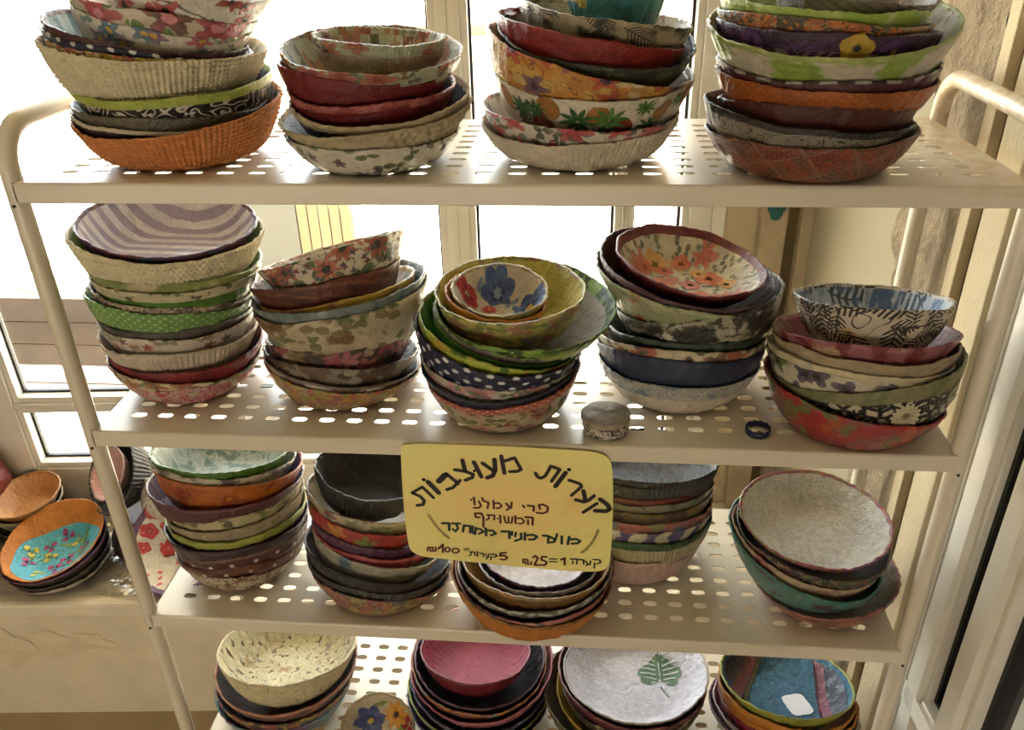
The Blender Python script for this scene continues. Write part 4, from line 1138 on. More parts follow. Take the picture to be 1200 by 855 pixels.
FIT={
'1A':[(-0.3227,0.1003,0.0505,0.0994,1.4,7.1),(-0.332,0.1003,0.0444,0.0903,-4.2,0.1),(-0.3295,0.1003,0.0511,0.0902,-2.7,-2.9),(-0.3221,0.1003,0.074,0.0933,0.2,2),(-0.3328,0.1003,0.1073,0.1008,-6.5,0.2),(-0.3362,0.1003,0.104,0.0919,-6.8,-3.6),(-0.3377,0.1003,0.11,0.0916,-10.5,-2.6),(-0.3372,0.1003,0.1169,0.0905,-11.8,-1.9),(-0.3193,0.1003,0.1274,0.0791,-12.5,-2.2),(-0.3159,0.1003,0.1367,0.0825,-10.2,-5.9),(-0.2888,0.1003,0.1521,0.074,-7,-1.9)],
'1B':[(-0.1241,0.078,0.0245,0.0821,-0.9,0.5),(-0.1206,0.078,0.05,0.0909,3.2,4.1),(-0.1152,0.078,0.0629,0.0841,0.1,8.7),(-0.1219,0.078,0.0727,0.0779,-0.7,5.1),(-0.1276,0.078,0.0861,0.0776,-5.7,-1.3),(-0.1183,0.078,0.1026,0.0828,-3.6,6.2),(-0.1107,0.078,0.1129,0.0599,-3.5,-0.6)],
'1C':[(0.0701,0.1007,0.0347,0.0938,1.2,1.7),(0.071,0.1007,0.0458,0.094,-2.6,0.8),(0.0826,0.1007,0.0772,0.0926,-2.3,6),(0.0786,0.1007,0.0932,0.0971,-14.1,1.6),(0.085,0.1007,0.1095,0.0901,-7.5,10.1),(0.0793,0.1007,0.1106,0.0875,-10.3,-1.1),(0.0928,0.1007,0.1272,0.0791,-8.8,-1.8),(0.1008,0.1007,0.1452,0.0443,-5.2,-1.3)],
'1D':[(0.2761,0.0641,0.0354,0.0915,1,-1.2),(0.2723,0.0641,0.0496,0.0911,-5.2,-1.3),(0.2772,0.0641,0.0565,0.0841,-2.9,-7.8),(0.282,0.0641,0.0815,0.0925,-1.6,0.7),(0.2822,0.0641,0.0912,0.092,0,1.6),(0.2811,0.0641,0.1243,0.1011,2.6,9.6),(0.2774,0.0641,0.1181,0.091,-3.7,-3.3),(0.2731,0.0641,0.1261,0.0876,-4.8,-3),(0.2714,0.0641,0.1358,0.0843,-4.1,-2.3),(0.2981,0.0641,0.1445,0.0648,-5.8,1.9)],
'2A':[(-0.3785,0.11,0.0197,0.0782,2.2,-4.8),(-0.3812,0.11,0.0428,0.0854,-6.3,-1.5),(-0.3774,0.11,0.057,0.0854,-3.4,-0.8),(-0.3817,0.11,0.0742,0.0864,-2.8,-3.9),(-0.3808,0.11,0.0901,0.0838,-3.1,-4.8),(-0.3805,0.11,0.0965,0.0832,-1.8,-7.3),(-0.3815,0.11,0.1162,0.0898,-6.2,-10.4),(-0.3765,0.11,0.1262,0.0869,-6.5,-8),(-0.3686,0.11,0.1447,0.0891,-2.9,-6.1),(-0.367,0.11,0.1568,0.0901,-3.6,-4.2),(-0.3691,0.11,0.1909,0.0988,-6,-0.4),(-0.367,0.11,0.1996,0.0915,-7.2,2.5)],
'2B':[(-0.1968,0.1129,0.0239,0.0889,-6.7,-7.8),(-0.1966,0.1129,0.0365,0.0884,-8.2,-9),(-0.1958,0.1129,0.0504,0.0869,-4.5,-11.2),(-0.1955,0.1129,0.0685,0.0822,1.9,-11.6),(-0.1884,0.1129,0.118,0.097,7.1,-4.9),(-0.1888,0.1129,0.1271,0.0961,7.1,-6.2),(-0.1912,0.1129,0.1244,0.0859,9.7,-9.2),(-0.2022,0.1129,0.1417,0.0822,9.6,-11.7),(-0.1935,0.1129,0.1677,0.0807,17.4,-15.4)],
'2C':[(-0.0082,0.0737,0.0537,0.0844,3.1,5.5),(-0.0106,0.0737,0.0621,0.086,0.5,3.2),(-0.0122,0.0737,0.0665,0.0838,-4.1,-0.8),(-0.0107,0.0737,0.0921,0.0901,-11.7,0.3),(-0.0099,0.0737,0.0999,0.0871,-19.8,0.7),(-0.0046,0.0737,0.0979,0.0767,-18.5,-0),(-0.0056,0.0737,0.0994,0.0759,-18.9,-3),(0.0178,0.0737,0.1264,0.0946,-2.1,5.1),(0.0026,0.0737,0.1423,0.0781,-0.6,2.8),(-0.0124,0.0737,0.1341,0.0534,-9.9,3),(-0.008,0.0737,0.1417,0.0509,-4.4,7.7)],
'2D':[(0.1844,0.1247,0.0401,0.09,-0.6,-5.7),(0.1859,0.1247,0.0587,0.0923,-0.4,-14),(0.1854,0.1247,0.0712,0.0913,-0.8,-12),(0.1903,0.1247,0.0818,0.0861,-0.4,-10.8),(0.2007,0.1247,0.1157,0.0898,10.5,-7.8),(0.1852,0.1247,0.1367,0.097,-10.5,-1.2),(0.1867,0.1247,0.1489,0.0943,-9.9,3.2),(0.1903,0.1247,0.1569,0.0811,-9.8,4)],
'2E':[(0.3604,0.0676,0.0418,0.0924,-8.2,-4.7),(0.3681,0.0676,0.07,0.0931,11,-10.6),(0.3587,0.0676,0.077,0.0894,-1.9,-10),(0.3579,0.0676,0.0813,0.0897,-2.8,-11.5),(0.3612,0.0676,0.099,0.0889,-0.6,-8.3),(0.3601,0.0676,0.1072,0.0885,0.6,-14.1),(0.362,0.0676,0.1411,0.0741,-0.9,-15.1)],
'3A':[(-0.362,0.1,0.0275,0.0781,-0.4,-10.8),(-0.3612,0.1,0.041,0.0834,3.8,-13.1),(-0.3579,0.1,0.0587,0.0857,6.1,-12.5),(-0.3592,0.1,0.0806,0.0891,0.8,-9.4),(-0.3569,0.1,0.0973,0.087,1.2,-6.9),(-0.3558,0.1,0.1094,0.0854,5.8,-8.5),(-0.3554,0.1,0.1178,0.0842,9.2,-13.1),(-0.3614,0.1,0.1419,0.0941,-0.5,-12.4),(-0.3539,0.1,0.17,0.0889,-5.5,-13.9),(-0.3576,0.1,0.1789,0.0855,-5.4,-14.8),(-0.3593,0.1,0.1866,0.0837,-2.7,-25.1)],
'3B':[(-0.1714,0.0778,0.0282,0.0892,-7.7,-13.6),(-0.1719,0.0778,0.043,0.0909,-8.4,-17.9),(-0.1718,0.0778,0.0609,0.0919,-12.3,-17.5),(-0.1696,0.0778,0.0798,0.083,-16.4,-16.4),(-0.1733,0.0778,0.0868,0.078,-13.6,-20.4),(-0.1752,0.0778,0.1023,0.0757,-14.3,-22.8),(-0.1766,0.0778,0.1255,0.0769,-17.9,-16.6),(-0.1779,0.0778,0.1394,0.0733,-17.1,-14.8),(-0.1686,0.0778,0.1755,0.0666,-12.9,-7.2)],
'3C':[(0.0216,0.056,0.051,0.0985,-6.1,-2.4),(0.0249,0.056,0.061,0.097,0,1),(0.0256,0.056,0.0695,0.0941,-1.6,-0.8),(0.0276,0.056,0.0684,0.09,-1.8,-8.2),(0.0303,0.056,0.0672,0.0731,-2,-10.3),(0.0288,0.056,0.07,0.0653,-1.8,-10)],
'3D':[(0.1513,0.148,0.036,0.086,0.4,-17.4),(0.1572,0.148,0.0715,0.0907,2.6,-13.2),(0.1558,0.148,0.0852,0.0895,1,-19),(0.156,0.148,0.0986,0.0895,0.9,-19.6),(0.1557,0.148,0.115,0.089,1.6,-16.4),(0.1552,0.148,0.1259,0.089,1.5,-15.5),(0.1535,0.148,0.1334,0.0874,0.5,-20.2),(0.1555,0.148,0.1527,0.0911,0.4,-22.3),(0.1567,0.148,0.1621,0.0924,-0.4,-25.1)],
'3E':[(0.38,0.0931,0.034,0.0872,6,-4.1),(0.3508,0.0931,0.0767,0.0946,-15.3,0.9),(0.3496,0.0931,0.0791,0.089,-13.1,-3.8),(0.3578,0.0931,0.0941,0.0895,-6,-2.8),(0.357,0.0931,0.1181,0.0871,-0.8,3)],
'4A':[(-0.3492,0.108,0.0437,0.0996,1.4,-4.9),(-0.3443,0.108,0.0631,0.101,1.2,-4.6),(-0.3396,0.108,0.0871,0.1008,-0.1,-2),(-0.3327,0.108,0.1186,0.0973,-0.1,-14.5)],
'4B':[(-0.0639,0.12,0.03,0.1049,-2.3,-3.2),(-0.0621,0.12,0.047,0.1032,-3.3,-1.5),(-0.0591,0.12,0.069,0.1013,-3,3.5),(-0.0563,0.12,0.093,0.1017,0.7,6.1),(-0.0594,0.12,0.0956,0.0967,-3.2,1.9),(-0.0585,0.12,0.1006,0.0922,-3.4,0.8),(-0.0639,0.12,0.1164,0.0784,-1.8,-10.9)],
'4C':[(0.137,0.1,0.0674,0.1048,-4.4,-1),(0.1503,0.1,0.0697,0.0993,0.3,-3.4),(0.1601,0.1,0.0753,0.0954,3,-5.3),(0.1582,0.1,0.0908,0.0992,2.2,-6.2),(0.1558,0.1,0.1104,0.1021,-2.6,-4.5),(0.1596,0.1,0.1129,0.0992,1,-5.9)],
'4D':[(0.3684,0.105,0.0427,0.1016,-2.8,-13.1),(0.3698,0.105,0.0503,0.0981,-1.7,-14.3),(0.3722,0.105,0.06,0.0937,-3.5,-15.3),(0.3701,0.105,0.0752,0.0926,-3.5,-13.7),(0.3664,0.105,0.0892,0.0917,-4.2,-13.4),(0.3649,0.105,0.1061,0.0888,-2.1,-14.4)],
}
SIGN={
'title':[(31,[(-1016,-647),(-899,-564),(-788,-704)]),(33,[(-1016,-647),(-929,-694),(-892,-749),(-909,-802),(-974,-818)]),(47,[(-832,-495),(-725,-636)]),(35,[(-878,-465),(-877,-466)]),(60,[(-713,-478),(-643,-398)]),(35,[(-627,-377),(-507,-502)]),(33,[(-635,-588),(-568,-560),(-485,-459)]),(35,[(-535,-322),(-418,-341),(-340,-374),(-352,-417),(-428,-454)]),(41,[(-446,-196),(-427,-326)]),(41,[(-327,-215),(-255,-403)]),(29,[(-326,-328),(-325,-329)]),(37,[(-236,-227),(-113,-329)]),(43,[(-108,-175),(-103,-311),(-135,-386),(-193,-413)]),(39,[(-36,-128),(-8,-345)]),(33,[(-14,-196),(103,-145),(168,-289),(129,-318),(49,-323)]),(33,[(318,-334),(342,-381),(375,-397),(419,-366),(458,-287),(477,-236),(574,-276),(487,-431)]),(45,[(634,-315),(528,-495)]),(33,[(666,-271),(671,-275)]),(33,[(671,-409),(788,-453),(803,-486),(698,-609)]),(41,[(823,-542),(845,-658)]),(37,[(936,-602),(879,-668),(831,-689),(744,-664)]),(45,[(1001,-645),(1086,-721),(1107,-772),(1069,-803),(953,-802)]),(35,[(968,-704),(826,-830)])],
'motto':[(21,[(-347,-682),(-342,-779)]),(21,[(-378,-713),(-376,-716)]),(20,[(-297,-730),(-273,-789),(-301,-822),(-356,-822)]),(21,[(-257,-685),(-247,-722),(-190,-745),(-205,-821)]),(21,[(-137,-714),(-135,-823)]),(19,[(-130,-754),(-78,-742),(-49,-785),(-78,-814),(-105,-815)]),(21,[(-3,-745),(36,-798)]),(21,[(59,-730),(53,-799),(2,-836)]),(21,[(179,-766),(196,-790)]),(22,[(231,-766),(298,-771),(294,-836)]),(22,[(363,-806),(351,-752),(398,-743),(450,-777),(440,-838),(388,-866),(328,-856)]),(22,[(-296,-949),(-337,-951),(-347,-900),(-274,-894),(-254,-953),(-259,-1080)]),(19,[(-212,-913),(-131,-916),(-138,-976)]),(18,[(-192,-915),(-195,-963),(-224,-985)]),(21,[(-71,-913),(-69,-1018)]),(18,[(-100,-958),(-98,-960)]),(19,[(-28,-923),(-13,-1009),(54,-1009),(64,-932)]),(19,[(20,-928),(18,-994)]),(21,[(93,-911),(96,-1016)]),(18,[(100,-949),(158,-940),(194,-983),(162,-1017),(127,-1015)]),(23,[(204,-925),(285,-928),(280,-1027)]),(21,[(231,-962),(233,-1023)]),(17,[(-909,-1461),(-902,-1409),(-847,-1403),(-844,-1444)]),(17,[(-880,-1425),(-874,-1461),(-812,-1458),(-813,-1401)]),(23,[(-780,-1420),(-726,-1357),(-733,-1469)]),(18,[(-651,-1427),(-656,-1443),(-667,-1456),(-680,-1461),(-694,-1457),(-703,-1446),(-706,-1430),(-701,-1413),(-690,-1401),(-677,-1396),(-663,-1399),(-654,-1411),(-651,-1427)]),(18,[(-548,-1438),(-554,-1454),(-569,-1467),(-589,-1472),(-608,-1469),(-622,-1458),(-626,-1442),(-620,-1425),(-605,-1412),(-585,-1407),(-566,-1410),(-553,-1422),(-548,-1438)]),(22,[(-20,-1441),(-80,-1447),(-89,-1488),(-35,-1482),(-6,-1512),(-38,-1543),(-85,-1539)]),(17,[(170,-1581),(171,-1524),(219,-1525),(224,-1573)]),(17,[(193,-1550),(198,-1593),(262,-1594),(260,-1553)]),(22,[(280,-1494),(308,-1469),(335,-1495),(319,-1543),(296,-1601),(350,-1605)]),(21,[(434,-1476),(380,-1476),(374,-1526),(421,-1540),(432,-1575),(405,-1604),(364,-1595)]),(22,[(593,-1510),(634,-1483),(634,-1580)])],
'price':[(10,[(-491,-1405),(-432,-1398)]),(10,[(-493,-1429),(-433,-1422)]),(15,[(-429,-1449),(-377,-1450),(-368,-1500)]),(14,[(-413,-1455),(-417,-1492),(-441,-1505)]),(16,[(-342,-1442),(-344,-1507)]),(15,[(-317,-1463),(-275,-1466),(-276,-1511)]),(15,[(-250,-1477),(-233,-1516)]),(15,[(-216,-1471),(-219,-1515),(-249,-1543)]),(16,[(-194,-1470),(-140,-1471),(-120,-1496),(-159,-1513)]),(16,[(-188,-1500),(-195,-1552)]),(14,[(462,-1504),(546,-1504)]),(14,[(462,-1543),(547,-1543)]),(17,[(700,-1495),(772,-1491),(769,-1559)]),(15,[(724,-1524),(725,-1558)]),(17,[(790,-1497),(843,-1500),(846,-1558)]),(16,[(865,-1513),(891,-1555)]),(16,[(920,-1510),(917,-1558),(872,-1577)]),(17,[(949,-1489),(1020,-1489),(1034,-1522),(993,-1548)]),(17,[(967,-1535),(962,-1610)])],
'slogan':[(27,[(-715,-1053),(-636,-1051),(-642,-1147)]),(25,[(-605,-1050),(-517,-1050)]),(24,[(-558,-1058),(-542,-1116),(-575,-1161),(-601,-1128)]),(26,[(-490,-1159),(-475,-1074),(-402,-1079),(-412,-1169)]),(24,[(-376,-1082),(-383,-1176)]),(25,[(-343,-1100),(-358,-1192)]),(23,[(-332,-1115),(-291,-1115),(-262,-1151),(-314,-1183)]),(27,[(-235,-1101),(-234,-1202)]),(24,[(-220,-1133),(-159,-1130),(-124,-1171),(-183,-1199)]),(26,[(-61,-1138),(25,-1134),(23,-1228)]),(23,[(55,-1135),(52,-1182)]),(23,[(96,-1143),(88,-1199)]),(26,[(152,-1154),(155,-1230),(86,-1264)]),(27,[(195,-1145),(194,-1244)]),(25,[(213,-1177),(287,-1167),(329,-1191),(296,-1232),(240,-1235)]),(26,[(394,-1172),(459,-1176),(449,-1244)]),(25,[(479,-1190),(530,-1224),(513,-1258),(447,-1271)]),(24,[(548,-1143),(530,-1222)]),(26,[(599,-1171),(600,-1276)]),(27,[(681,-1175),(666,-1281)]),(25,[(692,-1212),(760,-1204),(803,-1230),(771,-1265),(711,-1271)])],
'twig':[(7,[(-878,-905),(-820,-1025),(-765,-1126),(-699,-1215),(-640,-1272)]),(6,[(-851,-962),(-873,-951)]),(6,[(-851,-962),(-849,-931)]),(6,[(-841,-982),(-869,-968)]),(6,[(-841,-982),(-839,-943)]),(6,[(-832,-1002),(-864,-985)]),(6,[(-832,-1002),(-829,-955)]),(6,[(-822,-1021),(-847,-1009)]),(6,[(-822,-1021),(-820,-986)]),(6,[(-813,-1038),(-844,-1025)]),(6,[(-813,-1038),(-812,-996)]),(6,[(-804,-1055),(-827,-1045)]),(6,[(-804,-1055),(-804,-1023)]),(6,[(-795,-1072),(-823,-1059)]),(6,[(-795,-1072),(-794,-1033)]),(6,[(-786,-1088),(-819,-1074)]),(6,[(-786,-1088),(-785,-1042)]),(6,[(-777,-1105),(-803,-1094)]),(6,[(-777,-1105),(-777,-1070)]),(6,[(-768,-1122),(-799,-1108)]),(6,[(-768,-1122),(-767,-1079)]),(6,[(-758,-1137),(-782,-1131)]),(6,[(-758,-1137),(-761,-1106)]),(6,[(-747,-1151),(-777,-1145)]),(6,[(-747,-1151),(-751,-1113)]),(6,[(-736,-1166),(-771,-1158)]),(6,[(-736,-1166),(-741,-1120)]),(6,[(-725,-1180),(-752,-1174)]),(6,[(-725,-1180),(-729,-1146)]),(6,[(-714,-1195),(-747,-1188)]),(6,[(-714,-1195),(-718,-1153)]),(6,[(-703,-1210),(-727,-1204)]),(6,[(-703,-1210),(-706,-1178)]),(6,[(-693,-1221),(-724,-1220)]),(6,[(-693,-1221),(-701,-1184)]),(6,[(-683,-1230),(-720,-1229)]),(6,[(-683,-1230),(-693,-1187)]),(6,[(-674,-1240),(-702,-1238)]),(6,[(-674,-1240),(-681,-1206)]),(6,[(-664,-1249),(-698,-1248)]),(6,[(-664,-1249),(-673,-1209)]),(6,[(-654,-1258),(-679,-1257)]),(6,[(-654,-1258),(-661,-1228)]),(6,[(-645,-1267),(-676,-1266)]),(6,[(-645,-1267),(-653,-1231)]),(7,[(1002,-1039),(975,-1137),(932,-1243),(874,-1339),(804,-1409)]),(6,[(989,-1086),(984,-1055)]),(6,[(989,-1086),(1008,-1067)]),(6,[(985,-1102),(978,-1064)]),(6,[(985,-1102),(1008,-1078)]),(6,[(980,-1118),(972,-1073)]),(6,[(980,-1118),(1008,-1090)]),(6,[(976,-1134),(970,-1100)]),(6,[(976,-1134),(997,-1113)]),(6,[(969,-1151),(966,-1109)]),(6,[(969,-1151),(998,-1130)]),(6,[(962,-1169),(960,-1137)]),(6,[(962,-1169),(983,-1153)]),(6,[(955,-1186),(952,-1147)]),(6,[(955,-1186),(981,-1167)]),(6,[(948,-1203),(945,-1157)]),(6,[(948,-1203),(979,-1180)]),(6,[(941,-1221),(939,-1186)]),(6,[(941,-1221),(965,-1203)]),(6,[(934,-1239),(931,-1196)]),(6,[(934,-1239),(963,-1217)]),(6,[(926,-1255),(928,-1223)]),(6,[(926,-1255),(949,-1244)]),(6,[(916,-1270),(919,-1231)]),(6,[(916,-1270),(945,-1258)]),(6,[(906,-1286),(910,-1239)]),(6,[(906,-1286),(941,-1271)]),(6,[(897,-1301),(900,-1266)]),(6,[(897,-1301),(923,-1290)]),(6,[(887,-1317),(891,-1274)]),(6,[(887,-1317),(919,-1303)]),(6,[(878,-1333),(880,-1301)]),(6,[(878,-1333),(901,-1322)]),(6,[(867,-1346),(877,-1308)]),(6,[(867,-1346),(897,-1342)]),(6,[(856,-1357),(868,-1313)]),(6,[(856,-1357),(892,-1353)]),(6,[(844,-1369),(854,-1335)]),(6,[(844,-1369),(872,-1366)]),(6,[(833,-1380),(844,-1339)]),(6,[(833,-1380),(866,-1377)]),(6,[(821,-1392),(830,-1361)]),(6,[(821,-1392),(846,-1389)]),(6,[(810,-1403),(820,-1366)]),(6,[(810,-1403),(840,-1400)])]}# ------------------------------------------------------------------ the stacks on the shelves
def ring_pts(S, t=1.0, n=24, inner=False): return S.ring(t, np.linspace(0, 2 * PI, n, endpoint=False), inner)
def fit_profile(S, prev, pw=0.45):
    """make the wall of a nested bowl clear the inside of the bowl that holds it, all the way down"""
    n = S.frame(1)[2]; h = np.linalg.norm(S.rim - S.base)
    hp = max(1e-4, prev.rim[2] - prev.base[2] - prev.th)
    tb = max(0.0, (S.base[2] - prev.base[2] - prev.th) / hp)
    off = math.hypot(S.base[0] - prev.base[0], S.base[1] - prev.base[1])
    S.b = min(S.b, max(0.30, (prev.rad(min(1, tb)) - prev.th - 0.001 - off * 0.6) / S.R))
    S.p = pw
    # allowed radius by azimuth sector and height; above the holding rim the wall is free to bulge
    NA = 24
    azs = np.linspace(0, 2 * PI, NA, endpoint=False)
    levels = [prev.ring(tt, azs, True) for tt in (0.0, 0.1, 0.2, 0.3, 0.42, 0.55, 0.68, 0.8, 0.9, 1.0)]
    grid = np.linspace(0, 1, 61)
    lim = np.full((NA, 61), 9.0)
    for a in range(NA):
        row = []
        for L in levels:
            q = L[a]; t = 1 - float(np.dot(n, S.rim - q)) / h
            f = S.bt + (1 - S.bt) * max(0, min(1, t))
            e1, e2, nn = S.frame(f)
            t = 1 - float(np.dot(nn, S.rim - q)) / h
            c = S.base + (S.rim - S.base) * t
            w = q - c; rho = np.linalg.norm(w - nn * np.dot(w, nn))
            row.append((t, (rho - 0.0012) / S.R))
        row.sort()
        tt = np.array([x[0] for x in row]); aa = np.minimum.accumulate(np.array([x[1] for x in row])[::-1])[::-1]
        v = np.interp(grid, tt, aa); v[grid > tt[-1] + 0.012] = 9.0
        lim[a] = v
    S.lim = lim

def leaf_heart(cx, cy, w, h):
    pts = []
    for i in range(64):
        a = 2 * PI * i / 64
        x = 16 * math.sin(a) ** 3 / 17.0; y = (13 * math.cos(a) - 5 * math.cos(2 * a) - 2 * math.cos(3 * a) - math.cos(4 * a)) / 17.0
        side = math.sin(a)
        cut = 1 - 0.16 * max(0, math.cos(9 * a + 0.4)) ** 3 * (abs(side) > 0.25)
        pts.append((cx + w * x * cut, cy - h * y * cut))
    return pts

def special(opts, S):
    D = []; R = S.R; h = np.linalg.norm(S.rim - S.base)
    if opts.get('blue'):
        k = R / 0.05
        bl = ink('34508c', '5a72a8'); rd = ink('b8303c', 'c84a50'); pu = ink('5a3a70'); og = ink('d8943c', 'e0b050'); gl = ink('8a9ab0', '6f7f9a'); gn = ink('8f9f5a'); ye = ink('d8a840')
        D += petals(S, 'i', -0.005 * k, 0.031 * k, 0.020 * k, 6, bl, gl, .66, .3)
        D += petals(S, 'i', 0.031 * k, 0.004 * k, 0.021 * k, 7, bl, ye, .62, .1)
        D += petals(S, 'i', -0.036 * k, 0.012 * k, 0.014 * k, 5, rd, None, .8, .9)
        D += petals(S, 'i', -0.011 * k, 0.004 * k, 0.0095 * k, 9, rd, ye, .42)
        D += petals(S, 'i', 0.007 * k, -0.012 * k, 0.008 * k, 9, pu, ye, .42)
        D += petals(S, 'i', -0.020 * k, -0.030 * k, 0.015 * k, 5, og, None, .8, .5)
        D += petals(S, 'i', 0.020 * k, -0.031 * k, 0.011 * k, 4, bl, None, .6, .3)
        for (x, y, r) in ((0.013, 0.022, .6), (0.016, 0.012, 2.2), (-0.004, -0.021, .2), (-0.024, 0.030, 1.2), (0.008, 0.016, 1.4)):
            D += blob(S, 'i', x * k, y * k, .006 * k, .0026 * k, gl, r)
        D += blob(S, 'i', -.030 * k, -.008 * k, .013 * k, .0016 * k, gn, .35) + blob(S, 'i', -.026 * k, -.003 * k, .011 * k, .0014 * k, gn, -.3)
    if opts.get('bluestripe'):
        dk = M_(P('3a3331', no(120, .5, .6, '55504c'), b=1.2)); rd = M_(P('93504a', no(120, .5, .62, '7a5a50'), b=1.2)); ol = M_(P('7a7458', no(100, .5, .6, '94805c'), b=1.2)); pk = M_(P('9a6072', no(110, .5, .6, 'b8808c'), b=1.2)); gy = M_(P('565a68', no(110, .5, .58, '8f98a8'), no(90, .58, .64, '3c3c44'), b=1.2))
        D.append(motif(S, 'i', [(-.036, .072), (-.050, .046), (-.066, .018), (-.079, -.004), (-.0815, .010), (-.0775, .030), (-.066, .050), (-.050, .065)], dk, .0006, None, 6))
        D.append(motif(S, 'i', [(-.036, .073), (-.016, .080), (-.034, .045), (-.052, .010), (-.068, -.040), (-.078, -.018), (-.066, .016), (-.050, .046)], rd, .0007, None, 6))
        D.append(motif(S, 'i', [(-.016, .080), (-.011, .080), (-.028, .043), (-.046, .008), (-.062, -.048), (-.068, -.040), (-.052, .010), (-.034, .045)], ol, .0008, None, 6))
        D.append(motif(S, 'i', [(.052, .058), (.064, .047), (.060, .010), (.056, -.030), (.050, -.062), (.036, -.070), (.042, -.030), (.047, .012)], pk, .0007, None, 6))
        D.append(motif(S, 'i', [(.064, .047), (.0745, .032), (.0805, .005), (.078, -.020), (.068, -.044), (.052, -.062), (.056, -.030), (.060, .010)], gy, .0006, None, 6))
    if opts.get('orange'):
        ol = ink('d4705a', 'dc8a66'); ye = ink('dda65c', 'e2b678'); pk = ink('d88a78', 'cf6a58')
        for (x, y, r_, m) in ((-.030, .040, .017, ye), (-.042, .030, .013, ol), (-.020, .030, .012, ol), (.028, .020, .018, ol), (.018, .030, .011, ye), (-.026, -.004, .014, ol), (-.018, -.016, .013, ye), (.006, .000, .012, pk), (.014, -.030, .019, ol), (-.012, -.040, .014, ye), (.044, -.026, .015, ol), (.046, .010, .011, ye), (-.050, .004, .011, ye), (.026, -.050, .011, pk), (-.045, -.024, .012, pk), (.000, .050, .012, ol)):
            D += petals(S, 'i', x, y, r_, 5, m, None, .95, x * 90, r0=.03)
    if opts.get('monstera'):
        dk = ink('2f5a36', '4a7a3c'); dk2 = ink('1f4028'); lt = ink('dfe2da')
        D.append(motif(S, 'i', leaf_heart(0.036, 0.028, 0.033, 0.036), dk, 0.0006, (0.036, 0.022), 4))
        D += stroke(S, 'i', [(0.036, 0.0), (0.041, -0.010), (0.046, -0.018)], 0.0022, dk)
        D += stroke(S, 'i', [(0.036, 0.045), (0.036, 0.02), (0.037, 0.002)], 0.0010, lt, 0.0011)
        for s_ in (-1, 1):
            for q in range(6):
                y = 0.004 + q * 0.0085; w_ = (.012, .022, .027, .028, .026, .018)[q]
                D += stroke(S, 'i', [(0.036 + s_ * 0.005, y), (0.036 + s_ * w_ * .6, y + 0.003), (0.036 + s_ * w_, y + 0.003)], 0.0016, lt, 0.0011)
                D += stroke(S, 'i', [(0.036, y + .004), (0.036 + s_ * w_ * .6, y + 0.0075), (0.036 + s_ * w_ * .95, y + 0.008)], 0.0007, dk2, 0.0012)
    if opts.get('pine'):
        sx, sy = 57.3 / R, 1 / (h * 1.3)
        fr = ink('9a6a34', 'b07c3c'); rdn = ink('7a3026', '93402c'); dg = ink('2f5a32', '3f7238'); lg = ink('5f8f3c', '3f7a38')
        for (u, v, m, w, g) in ((-58, .78, fr, .010, 0), (-25, .83, fr, .011, 0), (44, .74, fr, .010, 0), (66, .88, fr, .009, 0), (3, .74, fr, .010, 0), (-30, .42, rdn, .013, 0), (17, .44, rdn, .012, 0)):
            D += blob(S, 'o', u, v, w, w * 1.45, m, .25 if u < 0 else -.35, .0006, .05, int(u), sx, sy)
        for (u, v, r, m, ro) in ((-45, .70, .017, dg, 2.2), (-34, .76, .015, dg, .2), (-8, .62, .020, dg, .5), (10, .66, .020, lg, .1), (30, .86, .012, lg, .4), (55, .86, .011, lg, .8), (36, .48, .015, dg, .3), (-44, .46, .013, dg, .6), (5, .38, .012, dg, .2)):
            D += petals(S, 'o', u, v, r, 9, m, None, .26, ro, sx, sy, .05, .8, .0009)
    if opts.get('pansy'):
        sx, sy = 57.3 / R, 1 / (h * 1.3)
        ye = ink('c09a34', 'd0b050'); pu = ink('4a2a5c', '5f3a72'); dk = ink('241628')
        D += petals(S, 'o', 2, .80, .015, 5, ye, dk, 1.0, 1.57, sx, sy, .1, 1, .0012)
        D += petals(S, 'o', 21, .76, .014, 5, pu, ye, 1.0, 1.4, sx, sy, .1, 1, .0012)
        D += petals(S, 'o', -52, .80, .013, 5, pu, dk, 1.0, 1.2, sx, sy, .1, 1, .0012)
        for (u0, v0, u1, v1) in ((-32, .9, -8, .42), (24, .62, 52, .45), (-20, .7, 4, .4)):
            D += stroke(S, 'o', [(u0, v0), ((u0 + u1) / 2 - 3, (v0 + v1) / 2 - .05), (u1, v1)], .0016, pu, .001, sx, sy)
            for q in range(6):
                t = .25 + q * .14; cu_, cv = u0 + (u1 - u0) * t - 2, v0 + (v1 - v0) * t - .03
                D += blob(S, 'o', cu_ + 3, cv + .06, .0075, .0019, pu, .7, .0008, 0, 0, sx, sy) + blob(S, 'o', cu_ - 2, cv - .06, .0075, .0019, pu, -.9, .0008, 0, 0, sx, sy)
    if opts.get('mum'):
        sx, sy = 57.3 / R, 1 / (h * 1.3)
        wh = ink('d8d0b4', 'c4ba98'); dk = ink('8f8660')
        for (u, v, r) in ((9, .52, .017), (48, .62, .012)):
            D += petals(S, 'o', u, v, r, 16, wh, dk, .30, 0, sx, sy, .1, 1.2, .0008)
    return D

